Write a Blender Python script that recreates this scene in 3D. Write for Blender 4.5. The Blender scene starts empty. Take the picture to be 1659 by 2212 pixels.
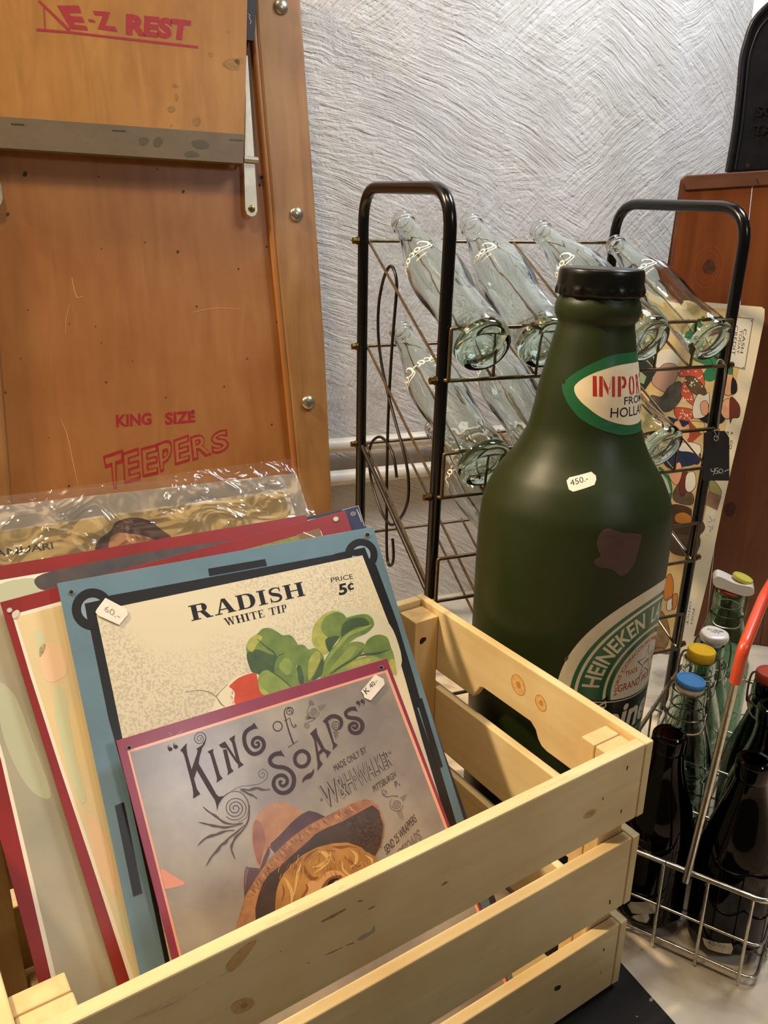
import bpy, bmesh, math, random
import numpy as np
from mathutils import Vector, Matrix
from mathutils.geometry import tessellate_polygon

random.seed(7)
SC = bpy.context.scene
COL = SC.collection

# ------------------------------------------------------------------ camera
FPX, PITCH, ROLL, CAMH = 1850.0, 0.325, -0.018, 0.6298
CX, CY = 829.5, 1106.0
_cp, _sp = math.cos(PITCH), math.sin(PITCH)
_r = np.array([1.0, 0, 0]); _d = np.array([0, -_sp, -_cp]); _f = np.array([0, _cp, -_sp])
_c, _s = math.cos(ROLL), math.sin(ROLL)
RC = np.array([_c*_r + _s*_d, -_s*_r + _c*_d, _f])
C0 = np.array([0, 0, CAMH])
cam = bpy.data.cameras.new('camera')
cam.sensor_fit = 'VERTICAL'; cam.sensor_height = 36.0; cam.lens = FPX*36.0/2212.0
cam.clip_start = 0.02
camo = bpy.data.objects.new('camera', cam); COL.objects.link(camo)
mm = Matrix.Identity(4)
for i in range(3):
    mm[i][0] = RC[0][i]; mm[i][1] = -RC[1][i]; mm[i][2] = -RC[2][i]
mm.translation = Vector(C0)
camo.matrix_world = mm
SC.camera = camo

# ------------------------------------------------------------------ light and exposure
SC.view_settings.view_transform = 'Standard'
SC.view_settings.look = 'None'
SC.view_settings.gamma = 1.0
SC.view_settings.exposure = 0.38
SC.view_settings.use_curve_mapping = False
W = bpy.data.worlds.new('room_light'); SC.world = W; W.use_nodes = True
_bg = W.node_tree.nodes['Background']
_bg.inputs[0].default_value = (1.0, 0.78, 0.55, 1); _bg.inputs[1].default_value = 0.055

def area(name, loc, target, size, power, color, sy=None, spread=None):
    l = bpy.data.lights.new(name, 'AREA'); l.energy = power; l.color = color
    l.shape = 'RECTANGLE'; l.size = size; l.size_y = sy or size
    if spread: l.spread = spread
    o = bpy.data.objects.new(name, l); COL.objects.link(o)
    o.location = loc
    o.rotation_euler = (Vector(target) - Vector(loc)).to_track_quat('-Z', 'Y').to_euler()
    return o
WARM = (1.0, 0.76, 0.49)
def spot(name, loc, target, power, color, angle, blend=0.5, radius=0.06):
    l = bpy.data.lights.new(name, 'SPOT'); l.energy = power; l.color = color
    l.spot_size = math.radians(angle); l.spot_blend = blend; l.shadow_soft_size = radius
    o = bpy.data.objects.new(name, l); COL.objects.link(o)
    o.location = loc
    o.rotation_euler = (Vector(target) - Vector(loc)).to_track_quat('-Z', 'Y').to_euler()
    return o
area('ceiling_lamp', (-1.48, 0.60, 2.0), (0.0, 0.85, 0.3), 0.15, 50, WARM)
spot('ceiling_downlight', (0.12, 0.15, 2.3), (0.15, 0.45, 0.0), 14, WARM, 46, 0.7)
spot('ceiling_spotlight', (-0.38, 0.28, 2.4), (-0.33, 0.92, 0.35), 70, WARM, 49, 1.0, 0.12)
area('front_window', (1.5, -0.75, 1.65), (-0.1, 0.6, 0.3), 0.30, 5.5, (0.93, 0.95, 1.0), sy=0.36)
area('window_daylight', (0.85, 1.05, 1.75), (0.0, 1.5, 0.75), 0.4, 9, (0.82, 0.90, 1.0), spread=math.radians(120))

# ------------------------------------------------------------------ helpers
def proj(P):
    q = RC @ (np.asarray(P, float) - C0)
    return np.array([CX + FPX*q[0]/q[2], CY + FPX*q[1]/q[2]])
def ray(x, y):
    d = np.array([(x-CX)/FPX, (y-CY)/FPX, 1.0]) @ RC
    return d/np.linalg.norm(d)
def at_plane(x, y, P0, n):
    d = ray(x, y)
    return C0 + d*((P0-C0)@n)/(d@n)
def at_z(x, y, z=0.0):
    d = ray(x, y)
    return C0 + d*(z-CAMH)/d[2]
def nz(v):
    v = np.asarray(v, float); return v/np.linalg.norm(v)
A3 = lambda *a: np.array(a, float)

def Zm(x0, y0, s):
    return lambda pts: [(x0 + p[0]/s, y0 + p[1]/s) + tuple(p[2:]) for p in pts]

def lin(c):
    return c/12.92 if c <= 0.04045 else ((c+0.055)/1.055)**2.4
def hexc(h):
    h = h.lstrip('#')
    return tuple(lin(int(h[i:i+2], 16)/255) for i in (0, 2, 4)) + (1.0,)

MATS = {}
def mat(name, col, rough=0.5, metal=0.0, spec=0.5, vary=0.0, vscale=30.0, bump=0.0, bscale=200.0, coat=0.0, col2=None, stretch=None):
    if name in MATS: return MATS[name]
    m = bpy.data.materials.new(name); m.use_nodes = True
    nt = m.node_tree; b = nt.nodes['Principled BSDF']
    c = hexc(col) if isinstance(col, str) else tuple(col)+(1.0,)
    b.inputs['Base Color'].default_value = c
    b.inputs['Roughness'].default_value = rough
    b.inputs['Metallic'].default_value = metal
    b.inputs['Specular IOR Level'].default_value = spec
    b.inputs['Coat Weight'].default_value = coat
    b.inputs['Coat Roughness'].default_value = 0.15
    tc = nt.nodes.new('ShaderNodeTexCoord')
    src = tc.outputs['Object']
    if stretch:
        mp = nt.nodes.new('ShaderNodeMapping'); mp.inputs['Scale'].default_value = stretch
        nt.links.new(src, mp.inputs[0]); src = mp.outputs[0]
    if vary or col2:
        n = nt.nodes.new('ShaderNodeTexNoise'); n.inputs['Scale'].default_value = vscale
        n.inputs['Detail'].default_value = 6
        nt.links.new(src, n.inputs['Vector'])
        mx = nt.nodes.new('ShaderNodeMix'); mx.data_type = 'RGBA'
        c2 = hexc(col2) if col2 else tuple(max(0, x*(1-vary)) for x in c[:3])+(1,)
        c1 = c if col2 else tuple(min(1, x*(1+vary)) for x in c[:3])+(1,)
        mx.inputs[6].default_value = c1; mx.inputs[7].default_value = c2
        rp = nt.nodes.new('ShaderNodeValToRGB')
        rp.color_ramp.elements[0].position = 0.35; rp.color_ramp.elements[1].position = 0.65
        nt.links.new(n.outputs['Fac'], rp.inputs[0]); nt.links.new(rp.outputs[0], mx.inputs[0])
        nt.links.new(mx.outputs[2], b.inputs['Base Color'])
    if bump:
        n2 = nt.nodes.new('ShaderNodeTexNoise'); n2.inputs['Scale'].default_value = bscale
        n2.inputs['Detail'].default_value = 4
        nt.links.new(src, n2.inputs['Vector'])
        bp = nt.nodes.new('ShaderNodeBump'); bp.inputs['Strength'].default_value = bump; bp.inputs['Distance'].default_value = 0.002
        nt.links.new(n2.outputs['Fac'], bp.inputs['Height']); nt.links.new(bp.outputs[0], b.inputs['Normal'])
    MATS[name] = m
    return m

def glass(name, col, rough=0.02, ior=1.5, vol=None, dens=0.0):
    if name in MATS: return MATS[name]
    m = bpy.data.materials.new(name); m.use_nodes = True
    b = m.node_tree.nodes['Principled BSDF']
    b.inputs['Base Color'].default_value = hexc(col)
    b.inputs['Roughness'].default_value = rough
    b.inputs['IOR'].default_value = ior
    b.inputs['Transmission Weight'].default_value = 1.0
    if vol:
        v = m.node_tree.nodes.new('ShaderNodeVolumeAbsorption')
        v.inputs[0].default_value = hexc(vol); v.inputs[1].default_value = dens
        m.node_tree.links.new(v.outputs[0], m.node_tree.nodes['Material Output'].inputs['Volume'])
    MATS[name] = m
    return m

ORG = {}
def tag(o, label=None, cat=None, group=None, kind=None):
    if label: o['label'] = label
    if cat: o['category'] = cat
    if group: o['group'] = group
    if kind: o['kind'] = kind
    return o
def thing(name, label, cat, loc, group=None):
    o = bpy.data.objects.new(name, None); COL.objects.link(o)
    o.empty_display_size = 0.02
    o.location = tuple(loc); ORG[o.name] = np.array(loc, float)
    return tag(o, label, cat, group)
def build(name, VF, m, parent=None, smooth=False, local=False, bevel=0.0, mi=None, label=None, origin=None):
    V, F = VF
    V = np.asarray(V, float)
    org = np.zeros(3)
    if parent is not None: org = ORG[parent.name]
    if origin is not None: org = np.asarray(origin, float)
    if not local: V = V - org
    me = bpy.data.meshes.new(name)
    me.from_pydata([tuple(v) for v in V], [], [tuple(f) for f in F])
    ms = m if isinstance(m, (list, tuple)) else [m]
    for x in ms: me.materials.append(x)
    if mi is not None: me.polygons.foreach_set('material_index', mi)
    if smooth: me.polygons.foreach_set('use_smooth', [True]*len(me.polygons))
    me.update()
    o = bpy.data.objects.new(name, me); COL.objects.link(o)
    if parent is not None:
        o.parent = parent; ORG[o.name] = org
    else:
        if not local: o.location = tuple(org)
        ORG[o.name] = org
    if bevel:
        b = o.modifiers.new('bevel', 'BEVEL'); b.width = bevel; b.segments = 2; b.limit_method = 'ANGLE'
    if smooth:
        e = o.modifiers.new('split', 'EDGE_SPLIT'); e.split_angle = math.radians(50)
    if label: o['label'] = label
    return o
def J(*parts):
    V = []; F = []
    for (v, f) in parts:
        k = len(V); V += [tuple(x) for x in v]; F += [tuple(i+k for i in q) for q in f]
    return V, F
def boxv(o, a, b, c):
    o, a, b, c = map(lambda q: np.asarray(q, float), (o, a, b, c))
    if np.cross(a, b) @ c < 0: a, b = b, a
    V = [o, o+a, o+a+b, o+b, o+c, o+a+c, o+a+b+c, o+b+c]
    F = [(3, 2, 1, 0), (4, 5, 6, 7), (0, 1, 5, 4), (1, 2, 6, 5), (2, 3, 7, 6), (3, 0, 4, 7)]
    return V, F
def prism(P, vec):
    """polygon P (3D, any order) swept along vec"""
    P = [np.asarray(p, float) for p in P]; vec = np.asarray(vec, float); n = len(P)
    nn = np.zeros(3)
    for i in range(n): nn += np.cross(P[i]-P[0], P[(i+1) % n]-P[0])
    if nn @ vec < 0: P = P[::-1]
    V = P + [p+vec for p in P]
    F = []
    tri = tessellate_polygon([[Vector(p) for p in P]])
    for t in tri:
        a, b, c = t
        nrm = np.cross(P[b]-P[a], P[c]-P[a])
        if nrm @ vec > 0: a, b, c = a, c, b
        F.append((a, b, c)); F.append((a+n, c+n, b+n))
    for i in range(n):
        j = (i+1) % n; F.append((i, j, j+n, i+n))
    return V, F
def smooth_path(P, n=8, closed=False):
    P = [np.asarray(p, float) for p in P]; out = []
    m = len(P)
    for i in range(m if closed else m-1):
        p0 = P[i-1] if (i > 0 or closed) else 2*P[0]-P[1]
        p1 = P[i]; p2 = P[(i+1) % m]
        p3 = P[(i+2) % m] if (i+2 < m or closed) else 2*P[-1]-P[-2]
        for k in range(n):
            t = k/n
            out.append(0.5*((2*p1)+(-p0+p2)*t+(2*p0-5*p1+4*p2-p3)*t*t+(-p0+3*p1-3*p2+p3)*t**3))
    if not closed: out.append(P[-1])
    return out
def fillet(P, r, n=6):
    P = [np.asarray(p, float) for p in P]; out = [P[0]]
    for i in range(1, len(P)-1):
        a = P[i-1]-P[i]; b = P[i+1]-P[i]
        la, lb = np.linalg.norm(a), np.linalg.norm(b); rr = min(r, la*0.49, lb*0.49)
        p, q = P[i]+a/la*rr, P[i]+b/lb*rr
        for k in range(n+1):
            t = k/n; out.append((1-t)**2*p+2*t*(1-t)*P[i]+t*t*q)
    out.append(P[-1]); return out
def tube(P, r, seg=10, closed=False, caps=True):
    P = [np.asarray(p, float) for p in P]; n = len(P)
    rr = r if hasattr(r, '__len__') else [r]*n
    V = []; F = []; u = None
    for i in range(n):
        if closed: t = P[(i+1) % n]-P[i-1]
        else: t = P[min(i+1, n-1)]-P[max(i-1, 0)]
        t = nz(t)
        if u is None:
            u = np.cross(t, A3(0, 0, 1))
            if np.linalg.norm(u) < 0.05: u = np.cross(t, A3(1, 0, 0))
        u = nz(u-(u@t)*t); w = np.cross(t, u)
        for k in range(seg):
            a = 2*math.pi*k/seg
            V.append(P[i]+rr[i]*(math.cos(a)*u+math.sin(a)*w))
    for i in range(n if closed else n-1):
        j = (i+1) % n
        for k in range(seg):
            l = (k+1) % seg
            F.append((i*seg+k, i*seg+l, j*seg+l, j*seg+k))
    if caps and not closed:
        F.append(tuple(range(seg))[::-1]); F.append(tuple((n-1)*seg+k for k in range(seg)))
    return V, F
def lathe(prof, seg=48, mod=None):
    """prof: (r, z) list; r==0 ends are poles. mod(r,z,angle)->r"""
    V = []; F = []; rings = []
    for (r, z) in prof:
        if r < 1e-6:
            rings.append([len(V)]); V.append(A3(0, 0, z))
        else:
            ring = []
            for k in range(seg):
                a = 2*math.pi*k/seg
                q = mod(r, z, a) if mod else r
                ring.append(len(V)); V.append(A3(q*math.cos(a), q*math.sin(a), z))
            rings.append(ring)
    for i in range(len(rings)-1):
        a, b = rings[i], rings[i+1]
        if len(a) == 1 and len(b) == 1: continue
        for k in range(seg):
            l = (k+1) % seg
            if len(a) == 1: F.append((a[0], b[l], b[k])[::-1] if False else (a[0], b[l], b[k]))
            elif len(b) == 1: F.append((a[k], a[l], b[0]))
            else: F.append((a[k], a[l], b[l], b[k]))
    return V, F
def cyl(p, q, r, seg=16, r2=None):
    return tube([p, q], [r, r2 if r2 is not None else r], seg)
def xf(VF, M):
    M = np.array(M); V = [(M[:3, :3] @ np.asarray(v, float)) + M[:3, 3] for v in VF[0]]
    return V, VF[1]
def frame_mat(o, x, y, z):
    M = np.eye(4); M[:3, 0] = x; M[:3, 1] = y; M[:3, 2] = z; M[:3, 3] = o
    return M

class Plane:
    def __init__(s, P0, n):
        s.P0 = np.asarray(P0, float); s.n = nz(n)
        if (C0-s.P0) @ s.n < 0: s.n = -s.n       # normal faces the room
    def at(s, x, y): return at_plane(x, y, s.P0, s.n)
    def off(s, d): return Plane(s.P0+s.n*d, s.n)

# ------------------------------------------------------------------ flat print: inks laid on a plane, a few hundredths of a millimetre each
_glyph = {}
def glyphs(txt, bold=0.0, shear=0.0):
    """outline mesh of a text in the built-in typeface, scaled to 0..1 in both directions"""
    key = (txt, bold, shear)
    if key in _glyph: return _glyph[key]
    cu = bpy.data.curves.new('t', 'FONT'); cu.body = txt; cu.offset = bold; cu.shear = shear; cu.resolution_u = 3
    ob = bpy.data.objects.new('t', cu); COL.objects.link(ob)
    dg = bpy.context.evaluated_depsgraph_get()
    me = ob.evaluated_get(dg).to_mesh()
    V = np.array([v.co[:2] for v in me.vertices]); F = [tuple(p.vertices) for p in me.polygons]
    ob.evaluated_get(dg).to_mesh_clear()
    bpy.data.objects.remove(ob); bpy.data.curves.remove(cu)
    mn, mx = V.min(0), V.max(0)
    V = (V-mn)/(mx-mn)
    _glyph[key] = (V, F, (mx-mn))
    return _glyph[key]
def quad_map(TL, TR, BR, BL):
    """0..1 text box (v up) to a quad, projective"""
    src = [(0, 1), (1, 1), (1, 0), (0, 0)]; dst = [TL, TR, BR, BL]
    A = []; b = []
    for (u, v), (x, y) in zip(src, dst):
        A.append([u, v, 1, 0, 0, 0, -u*x, -v*x]); b.append(x)
        A.append([0, 0, 0, u, v, 1, -u*y, -v*y]); b.append(y)
    h = np.linalg.solve(np.array(A, float), np.array(b, float))
    def f(u, v):
        w = h[6]*u+h[7]*v+1
        return ((h[0]*u+h[1]*v+h[2])/w, (h[3]*u+h[4]*v+h[5])/w)
    return f
def ribbon(pts, closed=False, n=0):
    """(x, y, width) polyline to quads"""
    P = [np.array(p[:2], float) for p in pts]; w = [p[2] for p in pts]
    if n:
        Q = smooth_path([A3(p[0], p[1], q) for p, q in zip(P, w)], n, closed)
        P = [q[:2] for q in Q]; w = [max(q[2], 1e-6) for q in Q]
    m = len(P); L = []
    for i in range(m):
        if closed: t = P[(i+1) % m]-P[i-1]
        else: t = P[min(i+1, m-1)]-P[max(i-1, 0)]
        l = np.linalg.norm(t); t = t/l if l > 1e-9 else np.array([1.0, 0])
        nn = np.array([-t[1], t[0]])*w[i]/2
        L.append((P[i]+nn, P[i]-nn))
    V = [p for ab in L for p in ab]; F = []
    for i in range(m if closed else m-1):
        j = (i+1) % m; F.append((2*i, 2*i+1, 2*j+1, 2*j))
    return V, F
def spiral(cx, cy, r0, r1, turns, a0, w0, w1, n=60, sy=1.0):
    out = []
    for k in range(n+1):
        t = k/n; a = a0+turns*2*math.pi*t; r = r0+(r1-r0)*t
        out.append((cx+r*math.cos(a), cy+r*math.sin(a)*sy, w0+(w1-w0)*t))
    return out
def ell(cx, cy, rx, ry, rot=0.0, n=32):
    c, s = math.cos(rot), math.sin(rot); o = []
    for k in range(n):
        a = 2*math.pi*k/n; x, y = rx*math.cos(a), ry*math.sin(a)
        o.append((cx+c*x-s*y, cy+s*x+c*y))
    return o
def blob(pts, n=5):
    return [tuple(p[:2]) for p in smooth_path([A3(p[0], p[1], 0) for p in pts], n, True)]
class Art:
    STEP = 0.00007
    def __init__(s, plane=None, fn=None):
        s.pl = plane; s.fn = fn; s.V = []; s.F = []; s.mi = []; s.ms = []; s.gid = []; s.cur = 0
    def _m(s, m):
        if m not in s.ms: s.ms.append(m)
        return s.ms.index(m)
    def raw(s, V2, F, m, layer):
        k = len(s.V); d = layer*s.STEP+0.00012
        for p in V2:
            if s.fn: s.V.append(s.fn(p[0], p[1], d))
            else: s.V.append(s.pl.at(p[0], p[1])+s.pl.n*d)
        i = s._m(m)
        for f in F:
            s.F.append(tuple(q+k for q in f)); s.mi.append(i); s.gid.append((s.cur, None))
    def poly(s, pts, m, layer=0, holes=()):
        loops = [[Vector((p[0], p[1], 0)) for p in pts]]+[[Vector((p[0], p[1], 0)) for p in h] for h in holes]
        tri = tessellate_polygon(loops)
        V2 = [(p[0], p[1]) for l in loops for p in l]
        s.raw(V2, tri, m, layer)
    def line(s, pts, m, layer=1, n=0, closed=False):
        V, F = ribbon(pts, closed, n); s.raw(V, F, m, layer)
    def text(s, txt, quad, m, layer=1, bold=0.0, shear=0.0):
        V, F, _ = glyphs(txt, bold, shear); f = quad_map(*[tuple(q[:2]) for q in quad])
        s.raw([f(u, v) for u, v in V], F, m, layer)
    def fix(s):
        F = []
        for f in s.F:
            a, b, c = (np.asarray(s.V[f[i]]) for i in (0, 1, 2))
            nrm = np.cross(b-a, c-a)
            F.append(tuple(f) if nrm @ (C0-a) > 0 else tuple(f)[::-1])
        s.F = F
    def next(s, name):
        s.cur = (len(s.gid), name)
    def each(s, parent, **kw):
        """one object per mark, in the order they were opened with next()"""
        s.fix(); out = []
        for g in sorted({q[0] for q in s.gid}):
            fs = [i for i, q in enumerate(s.gid) if q[0] == g]
            used = sorted({v for i in fs for v in s.F[i]}); ix = {v: k for k, v in enumerate(used)}
            mids = sorted({s.mi[i] for i in fs}); mx = {m: k for k, m in enumerate(mids)}
            out.append(build(g[1], ([s.V[v] for v in used], [tuple(ix[v] for v in s.F[i]) for i in fs]), [s.ms[m] for m in mids], parent, mi=[mx[s.mi[i]] for i in fs], **kw))
        return out
    def make(s, name, parent, **kw):
        s.fix()
        return build(name, (s.V, s.F), s.ms, parent, mi=s.mi, **kw)

# ------------------------------------------------------------------ frames of reference used by several things
RF = A3(0.38488, 1.01679, 0.0)                       # foot of the rack's front right post
RE1 = A3(0.92343, 0.38375, -0.00324); RE2 = A3(-0.38349, 0.92305, 0.03016); RUP = A3(0.01457, -0.02661, 0.99954)
RW, RD = 0.3633, 0.2295
rk = lambda u, v, w: RF+u*RE1+v*RE2+w*RUP
WPSI = 0.3938
WX = A3(math.cos(WPSI), math.sin(WPSI), 0); WY = A3(-math.sin(WPSI), math.cos(WPSI), 0)
WP = A3(RF[0], RF[1], 0)+0.47*WY                      # point on the back wall
CRC = A3(0.2125, 0.5798, 0.006)             # crate: its front right corner
CE1 = A3(0.8284, 0.5597, 0.0237); CE2 = A3(-0.5602, 0.8279, 0.0278); CE3 = A3(-0.0041, -0.0363, 0.9993)
CH, CW, CT, CHS, CLEN = 0.25, 0.3025, 0.0084, 0.0701, 0.4710
cr = lambda a, b, z: CRC+a*CE1+b*CE2+z*CE3

# ------------------------------------------------------------------ wall, floor
def wall_material():
    m = bpy.data.materials.new('whitewashed_plaster'); m.use_nodes = True
    nt = m.node_tree; N = nt.nodes; L = nt.links; b = N['Principled BSDF']
    b.inputs['Roughness'].default_value = 0.62; b.inputs['Specular IOR Level'].default_value = 0.35
    tc = N.new('ShaderNodeTexCoord')
    def noise(vec, scale, detail=4, rough=0.5, dist=0.0):
        n = N.new('ShaderNodeTexNoise'); n.inputs['Scale'].default_value = scale; n.inputs['Detail'].default_value = detail
        n.inputs['Roughness'].default_value = rough; n.inputs['Distortion'].default_value = dist
        L.new(vec, n.inputs['Vector']); return n
    def mapping(vec, rot, sc):
        p = N.new('ShaderNodeMapping'); p.inputs['Rotation'].default_value = rot; p.inputs['Scale'].default_value = sc
        L.new(vec, p.inputs['Vector']); return p.outputs[0]
    def math_(op, a, c, clamp=False):
        q = N.new('ShaderNodeMath'); q.operation = op; q.use_clamp = clamp
        for i, x in enumerate((a, c)):
            if isinstance(x, (int, float)): q.inputs[i].default_value = x
            else: L.new(x, q.inputs[i])
        return q.outputs[0]
    # brush strokes: sweeps of the brush are arcs about a few shoulder points; each patch of wall keeps one sweep
    wob = noise(tc.outputs['Object'], 5.0, 3)
    add = N.new('ShaderNodeVectorMath'); add.operation = 'MULTIPLY_ADD'
    L.new(wob.outputs['Color'], add.inputs[0]); add.inputs[1].default_value = (0.05, 0.0, 0.05)
    L.new(tc.outputs['Object'], add.inputs[2])
    def sweep(cx, cz, fr, fa, seed):
        sp = N.new('ShaderNodeSeparateXYZ'); L.new(add.outputs[0], sp.inputs[0])
        dx = math_('SUBTRACT', sp.outputs[0], cx); dz = math_('SUBTRACT', sp.outputs[2], cz)
        r = math_('SQRT', math_('ADD', math_('MULTIPLY', dx, dx), math_('MULTIPLY', dz, dz)), 0)
        a = math_('ARCTAN2', dx, dz)
        cb = N.new('ShaderNodeCombineXYZ'); L.new(math_('MULTIPLY', r, fr), cb.inputs[0]); L.new(math_('MULTIPLY', a, fa), cb.inputs[1]); cb.inputs[2].default_value = seed
        return noise(cb.outputs[0], 1.0, 5, 0.62)
    s1 = sweep(-0.75, -0.85, 150, 18, 0.0)
    s2 = sweep(0.95, -0.10, 140, 12, 3.0)
    s3 = sweep(-0.1, 1.6, 130, 12, 7.0)
    def ramp(src, a, b_):
        q = N.new('ShaderNodeValToRGB'); q.color_ramp.elements[0].position = a; q.color_ramp.elements[1].position = b_; L.new(src, q.inputs[0]); return q.outputs[0]
    p1 = noise(tc.outputs['Object'], 3.6, 2); p2 = noise(mapping(tc.outputs['Object'], (0, 0, 0), (1.0, 1.0, 1.0)), 5.0, 2)
    m1 = N.new('ShaderNodeMix'); L.new(ramp(p1.outputs['Fac'], 0.46, 0.60), m1.inputs[0]); L.new(s1.outputs['Fac'], m1.inputs[2]); L.new(s2.outputs['Fac'], m1.inputs[3])
    mx = N.new('ShaderNodeMix'); L.new(ramp(p2.outputs['Fac'], 0.55, 0.68), mx.inputs[0]); L.new(m1.outputs[0], mx.inputs[2]); L.new(s3.outputs['Fac'], mx.inputs[3])
    lump = noise(tc.outputs['Object'], 38, 5, 0.6)
    grit = noise(tc.outputs['Object'], 170, 3, 0.6)
    vor = N.new('ShaderNodeTexVoronoi'); vor.inputs['Scale'].default_value = 95; L.new(add.outputs[0], vor.inputs['Vector'])
    vr = N.new('ShaderNodeValToRGB'); vr.color_ramp.elements[0].position = 0.05; vr.color_ramp.elements[1].position = 0.30
    L.new(vor.outputs['Distance'], vr.inputs[0])
    hsum = math_('ADD', math_('MULTIPLY', mx.outputs[0], 1.15), math_('MULTIPLY', lump.outputs['Fac'], 0.75))
    hsum = math_('ADD', hsum, math_('MULTIPLY', grit.outputs['Fac'], 0.16))
    hsum = math_('ADD', hsum, math_('MULTIPLY', vr.outputs[0], 0.12))
    bp = N.new('ShaderNodeBump'); bp.inputs['Strength'].default_value = 1.0; bp.inputs['Distance'].default_value = 0.0048
    L.new(hsum, bp.inputs['Height']); L.new(bp.outputs[0], b.inputs['Normal'])
    cn = noise(tc.outputs['Object'], 9, 6, 0.6)
    cr_ = N.new('ShaderNodeValToRGB')
    cr_.color_ramp.elements[0].position = 0.3; cr_.color_ramp.elements[0].color = hexc('#c6beb3')
    cr_.color_ramp.elements[1].position = 0.7; cr_.color_ramp.elements[1].color = hexc('#d8d2cb')
    L.new(cn.outputs['Fac'], cr_.inputs[0]); L.new(cr_.outputs[0], b.inputs['Base Color'])
    return m
MW = wall_material()
def wall():
    pl = Plane(WP, WY)
    cpt = pl.at(1452, 300); cpt[2] = 0
    xc = (cpt-WP) @ WX                                # where the wall turns
    P = [(-1.6, 0.0), (xc-0.03, 0.0)]
    ang = math.radians(14)
    for k in range(1, 8):
        t = k/7; a = ang*t
        P.append((xc-0.03+0.06*t, 0.03*t*t*math.tan(ang)))
    # it ends where the window begins
    x1 = xc+0.03; d1 = P[-1][1]
    far = None
    for s in np.linspace(0, 0.6, 400):
        q = WP+(x1+s*math.cos(ang))*WX+(d1+s*math.sin(ang))*WY+A3(0, 0, 0.85)
        if proj(q)[0] >= 1600: far = s; break
    P.append((x1+far*math.cos(ang), d1+far*math.sin(ang)))
    P.append((P[-1][0]+0.02, P[-1][1]+0.12))
    V = []; F = []
    for (a, d) in P:
        V.append((a, d, -0.001)); V.append((a, d, 2.3))
    for i in range(len(P)-1): F.append((2*i, 2*i+2, 2*i+3, 2*i+1))
    o = build('wall_back', (V, F), MW, local=True, smooth=True)
    o.matrix_world = Matrix([list(WX)+[0], list(WY)+[0], [0, 0, 1], [0, 0, 0]]).transposed().to_4x4() if False else Matrix((
        (WX[0], WY[0], 0, WP[0]), (WX[1], WY[1], 0, WP[1]), (0, 0, 1, 0), (0, 0, 0, 1)))
    tag(o, 'rough whitewashed plaster wall with brush strokes behind the bottle rack', 'wall', kind='structure')
    return xc, P
WXC, WPTS = wall()

def floor_material():
    m = bpy.data.materials.new('marbled_floor'); m.use_nodes = True
    nt = m.node_tree; N = nt.nodes; L = nt.links; b = N['Principled BSDF']
    b.inputs['Roughness'].default_value = 0.45
    tc = N.new('ShaderNodeTexCoord')
    n = N.new('ShaderNodeTexNoise'); n.inputs['Scale'].default_value = 11; n.inputs['Detail'].default_value = 9; n.inputs['Distortion'].default_value = 1.6
    L.new(tc.outputs['Object'], n.inputs['Vector'])
    r = N.new('ShaderNodeValToRGB'); e = r.color_ramp.elements
    e[0].position = 0.32; e[0].color = hexc('#a89a86'); e[1].position = 0.62; e[1].color = hexc('#dccfb9')
    k = e.new(0.46); k.color = hexc('#cdbfa8')
    L.new(n.outputs['Fac'], r.inputs[0])
    v = N.new('ShaderNodeTexVoronoi'); v.inputs['Scale'].default_value = 42; L.new(tc.outputs['Object'], v.inputs['Vector'])
    vr = N.new('ShaderNodeValToRGB'); vr.color_ramp.elements[0].position = 0.035; vr.color_ramp.elements[0].color = (0.25, 0.2, 0.16, 1); vr.color_ramp.elements[1].position = 0.075
    L.new(v.outputs['Distance'], vr.inputs[0])
    mx = N.new('ShaderNodeMix'); mx.data_type = 'RGBA'; mx.blend_type = 'MULTIPLY'; mx.inputs[0].default_value = 0.7
    L.new(r.outputs[0], mx.inputs[6]); L.new(vr.outputs[0], mx.inputs[7]); L.new(mx.outputs[2], b.inputs['Base Color'])
    return m
o = build('floor', ([(-2, -0.6, -0.001), (2.2, -0.6, -0.001), (2.2, 2.4, -0.001), (-2, 2.4, -0.001)], [(0, 1, 2, 3)]), floor_material(), local=True)
tag(o, 'pale marbled floor under the crates and bottles', 'floor', kind='structure')

# black mat under the crate
m0, m1 = at_z(1344, 2082), at_z(1460, 2212)
md = nz(m1-m0); mn = nz(np.cross(A3(0, 0, 1), md)); mn = mn if mn[0] < 0 else -mn
pA, pB = m0-md*0.10, m1+md*0.35
pA[2] = pB[2] = -0.0009
M_MAT = mat('black_rubber', '#100e0b', 0.8, vary=0.35, vscale=14, bump=0.2, bscale=260)
mo = thing('floor_mat', 'flat black mat lying under the pale wooden crate', 'mat', pA)
build('mat_sheet', prism([pA, pB, pB+mn*0.8, pA+mn*0.8], A3(0, 0, 0.0009)), M_MAT, mo)
a = Art(Plane(A3(0, 0, 0.00005), A3(0, 0, 1)))
a.next('lint'); a.poly(blob([(1402, 2160), (1408, 2155), (1411, 2160), (1406, 2164)]), mat('lint', '#8a8278', 0.9), 0)
a.next('lint'); a.poly(ell(1376, 2196, 2, 1.5), mat('lint', '#8a8278', 0.9), 0)
a.each(mo)

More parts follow.
